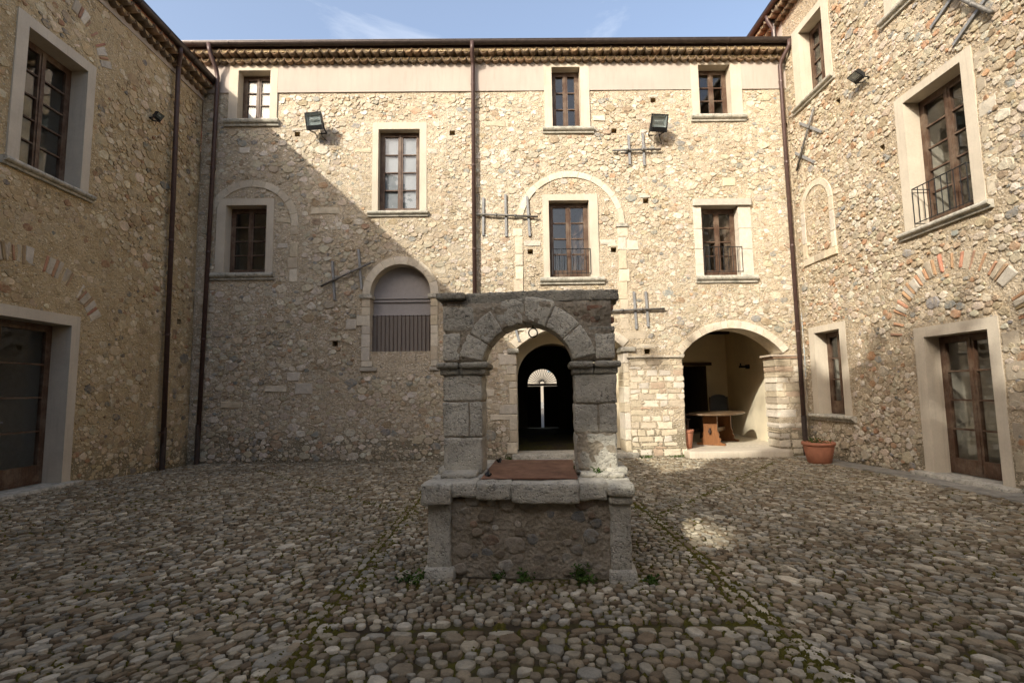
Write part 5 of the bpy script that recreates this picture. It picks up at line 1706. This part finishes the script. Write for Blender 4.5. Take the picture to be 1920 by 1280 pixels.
# ================================================================== OBJECTS
def floodlight(label, fr, u, v, yaw, pitch, w=0.42, h=0.40):
    t = thing('floodlight', label, 'floodlight', fr(u, v, 0), 0, 'floodlights on the walls')
    # local axes: X along the wall, Y out of the wall, Z up
    rot = Matrix.Rotation(pitch, 4, 'X')
    zr = Matrix.Rotation(yaw, 4, 'Z')
    Mf = Matrix((( fr.U.x, fr.N.x, 0, 0), (fr.U.y, fr.N.y, 0, 0), (0, 0, 1, 0), (0, 0, 0, 1)))
    q = w / 0.42
    T0 = Mf @ zr @ Matrix.Translation((0, 0.30 * q, 0)) @ rot @ Matrix.Diagonal((1, q, 1, 1))
    T = lambda p: T0 @ Vector(p)
    T1 = Mf @ zr
    mb = MB()
    # tapered housing
    f = [(-w / 2, 0.09, -h / 2), (w / 2, 0.09, -h / 2), (w / 2, 0.09, h / 2), (-w / 2, 0.09, h / 2)]
    b = [(-w * .36, -0.09, -h * .34), (w * .36, -0.09, -h * .34), (w * .36, -0.09, h * .34), (-w * .36, -0.09, h * .34)]
    i_ = [(-w * .42, 0.09, -h * .22), (w * .42, 0.09, -h * .22), (w * .42, 0.09, h * .43), (-w * .42, 0.09, h * .43)]
    i2 = [(-w * .36, 0.03, -h * .18), (w * .36, 0.03, -h * .18), (w * .36, 0.03, h * .36), (-w * .36, 0.03, h * .36)]
    P = [T(p) for p in f + b + i_]
    Fq = [(4, 5, 6, 7)] + [(j, 4 + j, 4 + (j + 1) % 4, (j + 1) % 4) for j in range(4)] + [(j, (j + 1) % 4, 8 + (j + 1) % 4, 8 + j) for j in range(4)]
    mb.add(P, Fq)
    for k in range(5):
        mb.box(-w * .40, w * .40, 0.09, 0.10, -h * .46 + k * 0.018, -h * .46 + k * 0.018 + 0.008, T)
    mesh_obj('housing', mb.v, mb.f, 'black_metal', t, False, None, False)
    mb = MB(); P = [T(p) for p in i_ + i2]
    mb.add(P, [(j, (j + 1) % 4, 4 + (j + 1) % 4, 4 + j) for j in range(4)] + [(4, 5, 6, 7)])
    mesh_obj('reflector', mb.v, mb.f, 'reflector', t, False, None, False)
    mb = MB(); mb.box(-w * .43, w * .43, 0.088, 0.096, -h * .23, h * .44, T); mesh_obj('lamp_glass', mb.v, mb.f, 'lamp_glass', t, False, None, False)
    mb = MB(); mb.tube([T((-w * .25, 0.06, h * .1)), T((w * .25, 0.06, h * .1))], 0.012, 8); mesh_obj('lamp_tube', mb.v, mb.f, 'curtain', t, True, None, False)
    mb = MB()
    pv = [T((-w * .42, -0.02, 0)), T((w * .42, -0.02, 0))]
    base = [T1 @ Vector((-w * .3, 0.0, -0.14 * q)), T1 @ Vector((w * .3, 0.0, -0.14 * q))]
    mb.tube([pv[0], T1 @ Vector((-w * .46, 0.24 * q, -0.16 * q)), base[0]], 0.014, 6)
    mb.tube([pv[1], T1 @ Vector((w * .46, 0.24 * q, -0.16 * q)), base[1]], 0.014, 6)
    mb.tube([base[0], base[1]], 0.016, 6)
    mesh_obj('bracket', mb.v, mb.f, 'black_metal', t, False, None, False)
    mb = MB()
    mb.tube([T((0.05, -0.09, -h * .3)), T1 @ Vector((0.10 * q, 0.16 * q, -0.30 * q)), T1 @ Vector((0.18 * q, 0.06 * q, -0.38 * q)), T1 @ Vector((0.08 * q, 0.015, -0.30 * q))], 0.008 * q, 6)
    mesh_obj('cable', mb.v, mb.f, 'cable', t, True, None, False)
    return t
floodlight('black floodlight on the back wall at the edge of the shadow', BACK, -4.42, 7.98, rad(8), rad(-18))
floodlight('black floodlight above the iron anchor between the upper right windows', BACK, 3.66, 7.86, rad(-6), rad(-20))
floodlight('small black lamp on the shaded left wall beside the drainpipe', LEFT, 10.26, 7.34, 0, rad(-35), 0.19, 0.17)
floodlight('black lamp on the right wall beside the tall balcony window', RIGHT, -9.30, 7.50, 0, rad(-55), 0.25, 0.22)

def anchor(label, fr, main, bars, thick=0.026, bent=0.0):
    t = thing('wall_anchor', label, 'wall anchor', (0, 0, 0), 0, 'iron tie anchors on the walls')
    (a, b), (c, d) = main
    mb = MB()
    mb.tube([fr(a, b, 0.075), fr((a + c) / 2, (b + d) / 2 + bent, 0.085), fr(c, d, 0.075)], thick, 8)
    for s in (0.3, 0.62):
        u, v = a + (c - a) * s, b + (d - b) * s + bent * .8
        mb.tube([fr(u - (c - a) * .02, v, 0.08), fr(u + (c - a) * .02, v, 0.08)], thick * 1.5, 8)
    mb.build('anchor_rod', 'iron', t, True)
    for (p, q) in bars:
        dv = Vector((q[0] - p[0], q[1] - p[1])); L = dv.length; dv /= L; nrm = Vector((-dv.y, dv.x)) * 0.026
        m = MB()
        P = []
        for n in (0.012, 0.052):
            for s, e in ((p, 1), (p, -1), (q, -1), (q, 1)):
                P.append(fr(s[0] + nrm.x * e, s[1] + nrm.y * e, n))
        m.add(P, [(0, 1, 2, 3), (7, 6, 5, 4), (0, 4, 5, 1), (1, 5, 6, 2), (2, 6, 7, 3), (3, 7, 4, 0)])
        m.build('cross_bar', 'iron_grey', t)
    return t
anchor('iron anchor of one long rod and three upright bars left of the balcony window', BACK, ((-0.63, 5.76), (0.79, 5.68)), [((-0.51, 6.18), (-0.52, 5.25)), ((0.02, 6.26), (0.03, 5.22)), ((0.54, 6.20), (0.59, 5.22))])
anchor('iron anchor with two upright bars just under the right floodlight of the back wall', BACK, ((2.63, 7.31), (3.81, 7.33)), [((3.04, 7.71), (3.05, 6.97)), ((3.39, 7.75), (3.40, 6.94))])
anchor('iron anchor with two upright bars low on the wall between the well and portico', BACK, ((2.30, 3.39), (3.73, 3.43)), [((3.03, 3.85), (3.06, 2.96)), ((3.31, 3.85), (3.34, 3.01))])
anchor('tilted iron anchor in the shade left of the slatted arched window', BACK, ((-4.33, 4.06), (-3.17, 4.61)), [((-4.09, 4.67), (-4.02, 3.75)), ((-3.48, 4.95), (-3.39, 3.98))])
anchor('iron anchor over the passage arch, mostly hidden behind the well', BACK, ((-0.35, 3.30), (0.75, 3.28)), [((0.02, 3.75), (0.30, 2.70)), ((0.45, 3.75), (0.5, 3.10))])
anchor('slanting iron anchor on the right wall above the small blind niche', RIGHT, ((-10.85, 7.74), (-11.66, 6.64)), [((-11.48, 7.72), (-10.70, 7.10)), ((-11.73, 7.11), (-11.03, 6.56))])
anchor('slanting iron anchor high on the right wall above the tall balcony window', RIGHT, ((-6.73, 6.78), (-7.60, 7.93)), [((-7.76, 7.32), (-6.90, 7.70)), ((-7.40, 6.77), (-6.50, 7.24))], 0.032)

# terracotta pots
def pot(label, x, y, z, R, Hh, seed, plant):
    t = thing('flower_pot', label, 'flower pot', (x, y, z), 0, 'terracotta pots')
    mb = MB()
    prof = [(0.0, 0.0), (R * .66, 0.0), (R * .68, Hh * .05), (R * .70, Hh * .06), (R * .80, Hh * .40), (R * .90, Hh * .74), (R * .90, Hh * .76), (R * .915, Hh * .80), (R * .90, Hh * .83), (R * .98, Hh * .86), (R * 1.0, Hh * .90), (R * 1.0, Hh * .97), (R * .98, Hh), (R * .92, Hh), (R * .88, Hh * .90)]
    mb.lathe(prof, 36)
    mesh_obj('pot_body', mb.v, mb.f, 'terracotta', t, True, None, False)
    mb = MB(); mb.lathe([(0.0, Hh * .91), (R * .885, Hh * .90)], 24); mesh_obj('soil', mb.v, mb.f, 'soil', t, True, None, False)
    if plant:
        V, F = sprig(random.Random(seed), plant, R * .7, 0.16); V = [v + Vector((0, 0, Hh * .9)) for v in V]
        mesh_obj('plant', V, F, 'leaf', t, False, None, False)
    return t
def sprig(rng, n, spread, h, leaf=0.035):
    V = []; F = []
    for _ in range(n):
        a = rng.uniform(0, 6.28); r = spread * math.sqrt(rng.random())
        base = Vector((r * math.cos(a), r * math.sin(a), 0))
        dirv = Vector((rng.gauss(0, .5), rng.gauss(0, .5), 1)).normalized()
        hh = h * rng.uniform(.3, 1)
        k = len(V)
        s = dirv.orthogonal().normalized() * 0.003
        V += [base - s, base + s, base + dirv * hh]; F.append((k, k + 1, k + 2))
        for _ in range(7):
            p = base + dirv * hh * rng.uniform(.15, 1)
            d = Vector((rng.gauss(0, 1), rng.gauss(0, 1), rng.uniform(-.1, .8))).normalized()
            w = d.cross(Vector((rng.gauss(0, 1), rng.gauss(0, 1), 1))).normalized()
            l = leaf * rng.uniform(.6, 1.4)
            k = len(V)
            V += [p, p + d * l * .5 + w * l * .28, p + d * l, p + d * l * .5 - w * l * .28]; F.append((k, k + 1, k + 2, k + 3))
    return V, F
pot('wide terracotta pot with a low plant at the foot of the right drainpipe', 6.36, 10.62, 0.0, 0.31, 0.43, 3, 34)
pot('terracotta pot on the portico step against the left pier', 4.20, 12.30, FL, 0.21, 0.44, 4, 0)

# weeds
def weed(label, x, y, n, spread, h, seed):
    t = thing('weed', label, 'weed', (x, y, gz(x, y) - .005), 0, 'weeds in the paving')
    V, F = sprig(random.Random(seed), n, spread, h, 0.03)
    mesh_obj('foliage', V, F, 'leaf', t, False, None, False)
weed('low weed at the left front foot of the well', -0.80, 4.42, 26, 0.11, 0.10, 1)
weed('tiny weed under the middle of the well front', -0.10, 4.42, 10, 0.05, 0.08, 2)
weed('small weed near the middle of the well front', 0.12, 4.40, 14, 0.07, 0.09, 5)
weed('spreading weed at the right of the well front', 0.60, 4.36, 30, 0.10, 0.16, 6)
weed('weed beside the right front foot of the well', 1.14, 4.30, 22, 0.07, 0.07, 7)
weed('weed at the foot of the pier beside the passage step', 3.15, 11.85, 26, 0.14, 0.10, 8)
weed('weed in the corner between the step and the left pier', 3.85, 11.88, 26, 0.15, 0.08, 9)
weed('weed on the left end of the passage step', 0.02, 11.86, 16, 0.06, 0.12, 10)
for i, (lx, ly, n) in enumerate(((0.47, 0.60, 26), (0.62, 0.32, 10))):
    p = WELL_C + Vector((lx * math.cos(WELL_A) - ly * math.sin(WELL_A), lx * math.sin(WELL_A) + ly * math.cos(WELL_A), 0.80 + .01 * i))
    t = thing('weed', ['mossy weed on the well rim at the edge of the rusty plate', 'tiny bright weed on the well rim before the right pillar'][i], 'weed', p, 0, 'weeds in the paving')
    V, F = sprig(random.Random(20 + i), n, 0.05, 0.10 if i == 0 else 0.05, 0.022)
    mesh_obj('foliage', V, F, 'leaf', t, False, None, False)

# trestle table in the portico
tb = thing('trestle_table', 'oval wooden trestle table under the portico arch', 'table', (5.45, 13.42, FL), rad(52))
mb = MB()
A, Bb = 1.05, 0.60
ring = [(A * math.copysign(abs(math.cos(t)) ** .75, math.cos(t)), Bb * math.copysign(abs(math.sin(t)) ** .75, math.sin(t))) for t in [2 * math.pi * i / 40 for i in range(40)]]
for (s, z) in ((0.985, 0.735), (1.0, 0.745), (1.0, 0.770), (0.985, 0.780)):
    for x, y in ring: mb.v.append(Vector((x * s, y * s, z)))
for k in range(3):
    for i in range(40):
        j = (i + 1) % 40; mb.f.append((k * 40 + i, k * 40 + j, (k + 1) * 40 + j, (k + 1) * 40 + i))
mb.f.append(tuple(range(39, -1, -1))); mb.f.append(tuple(range(120, 160)))
mesh_obj('table_top', mb.v, mb.f, 'wood_top', tb, False, None, False)
half = [(0.27, 0.0), (0.28, 0.045), (0.25, 0.06), (0.215, 0.085), (0.235, 0.13), (0.225, 0.17), (0.19, 0.20), (0.205, 0.26), (0.185, 0.31), (0.165, 0.34), (0.165, 0.734)]
out = [(x, z) for x, z in half] + [(-x, z) for x, z in reversed(half)]
for sx in (-0.62, 0.62):
    mb = MB(); mb.prism(out, sx - 0.03, sx + 0.03, lambda y, z, x: Vector((x, y, z)))
    tr = mesh_obj('trestle', mb.v, mb.f, 'wood_warm', tb, False, None, False)
    mb = MB(); mb.box(sx - 0.05, sx + 0.05, -0.34, 0.34, 0.0, 0.045); mesh_obj('foot', mb.v, mb.f, 'wood_warm', tr, False, None, False)
    mb = MB(); e = math.copysign(0.05, sx); mb.box(min(sx + e * .7, sx + e * 1.8), max(sx + e * .7, sx + e * 1.8), -0.018, 0.018, 0.28, 0.42); mb.box(min(sx, sx + e * 2.4), max(sx, sx + e * 2.4), -0.03, 0.03, 0.31, 0.37); mesh_obj('wedge', mb.v, mb.f, 'wood_dark', tr, False, None, False)
mb = MB(); mb.box(-0.60, 0.60, -0.022, 0.022, 0.29, 0.39); mesh_obj('stretcher', mb.v, mb.f, 'wood_top', tb, False, None, False)

def chair(label, x, y, rz, back_mat):
    c = thing('high_backed_chair', label, 'chair', (x, y, FL), rz, 'portico chairs')
    P = lambda n, m, mat, par=None: mesh_obj(n, m.v, m.f, mat, par or c, False, None, False)
    for sx in (-1, 1):
        m = MB(); m.box(sx * .25 - .022, sx * .25 + .022, -.22, -.178, 0, .62); P('leg', m, 'wood_dark')
        m = MB(); m.prism([(.18, 0), (.222, 0), (.222, .45), (.28, 1.12), (.24, 1.14), (.18, .45)], sx * .25 - .022, sx * .25 + .022, lambda y, z, x: Vector((x, y, z))); P('leg', m, 'wood_dark')
        m = MB(); m.box(sx * .25 - .03, sx * .25 + .03, -.26, .20, .62, .65); P('armrest', m, 'wood_dark')
    m = MB(); m.box(-.235, .235, -.22, .19, .42, .475); P('seat', m, back_mat)
    m = MB(); prof = [(-.228, .56), (.228, .56), (.228, 1.12)] + [(.228 * math.cos(t), 1.12 + .09 * math.sin(t)) for t in [math.pi * i / 10 for i in range(1, 10)]] + [(-.228, 1.12)]
    m.prism(prof, 0, .05, lambda x, z, y: Vector((x, .20 + (z - .45) * .085 + y - .02, z))); P('backrest', m, back_mat)
    m = MB(); m.box(-.235, .235, -.21, -.18, .12, .17); m.box(-.235, .235, .185, .215, .12, .17); P('stretcher', m, 'wood_dark')
    return c
chair('dark leather high-backed chair behind the trestle table', 6.42, 15.55, rad(-12), 'leather')
chair('wooden chair half hidden behind the left pier of the portico', 4.40, 13.35, rad(80), 'wood_warm')
bn = thing('bench', 'narrow dark wooden bench behind the pot in the portico', 'bench', (4.95, 14.6, FL), 0)
for nm, bx_ in (('seat', (-.65, .65, -.16, .16, .66, .70)), ('leg', (-.55, -.50, -.12, .12, 0, .66)), ('leg', (.50, .55, -.12, .12, 0, .66)), ('stretcher', (-.5, .5, -.02, .02, .2, .26))):
    m = MB(); m.box(*bx_); mesh_obj(nm, m.v, m.f, 'wood_dark', bn, False, None, False)
# sconce on the portico side wall
sc = thing('wall_sconce', 'dark iron sconce on the side wall of the portico', 'sconce', (6.80, 14.6, 2.15))
m = MB(); m.box(0.05, 0.10, -.10, .10, -.06, .06); mesh_obj('back_plate', m.v, m.f, 'black_metal', sc, False, None, False)
m = MB(); m.prism([(-.16, -.05), (.06, -.03), (.06, .03), (-.16, .05)], -.03, .03, lambda x, y, z: Vector((x, y, z))); m.tube([(-.13, 0, .03), (-.13, 0, .10)], .02, 8); mesh_obj('arm', m.v, m.f, 'black_metal', sc, False, None, False)
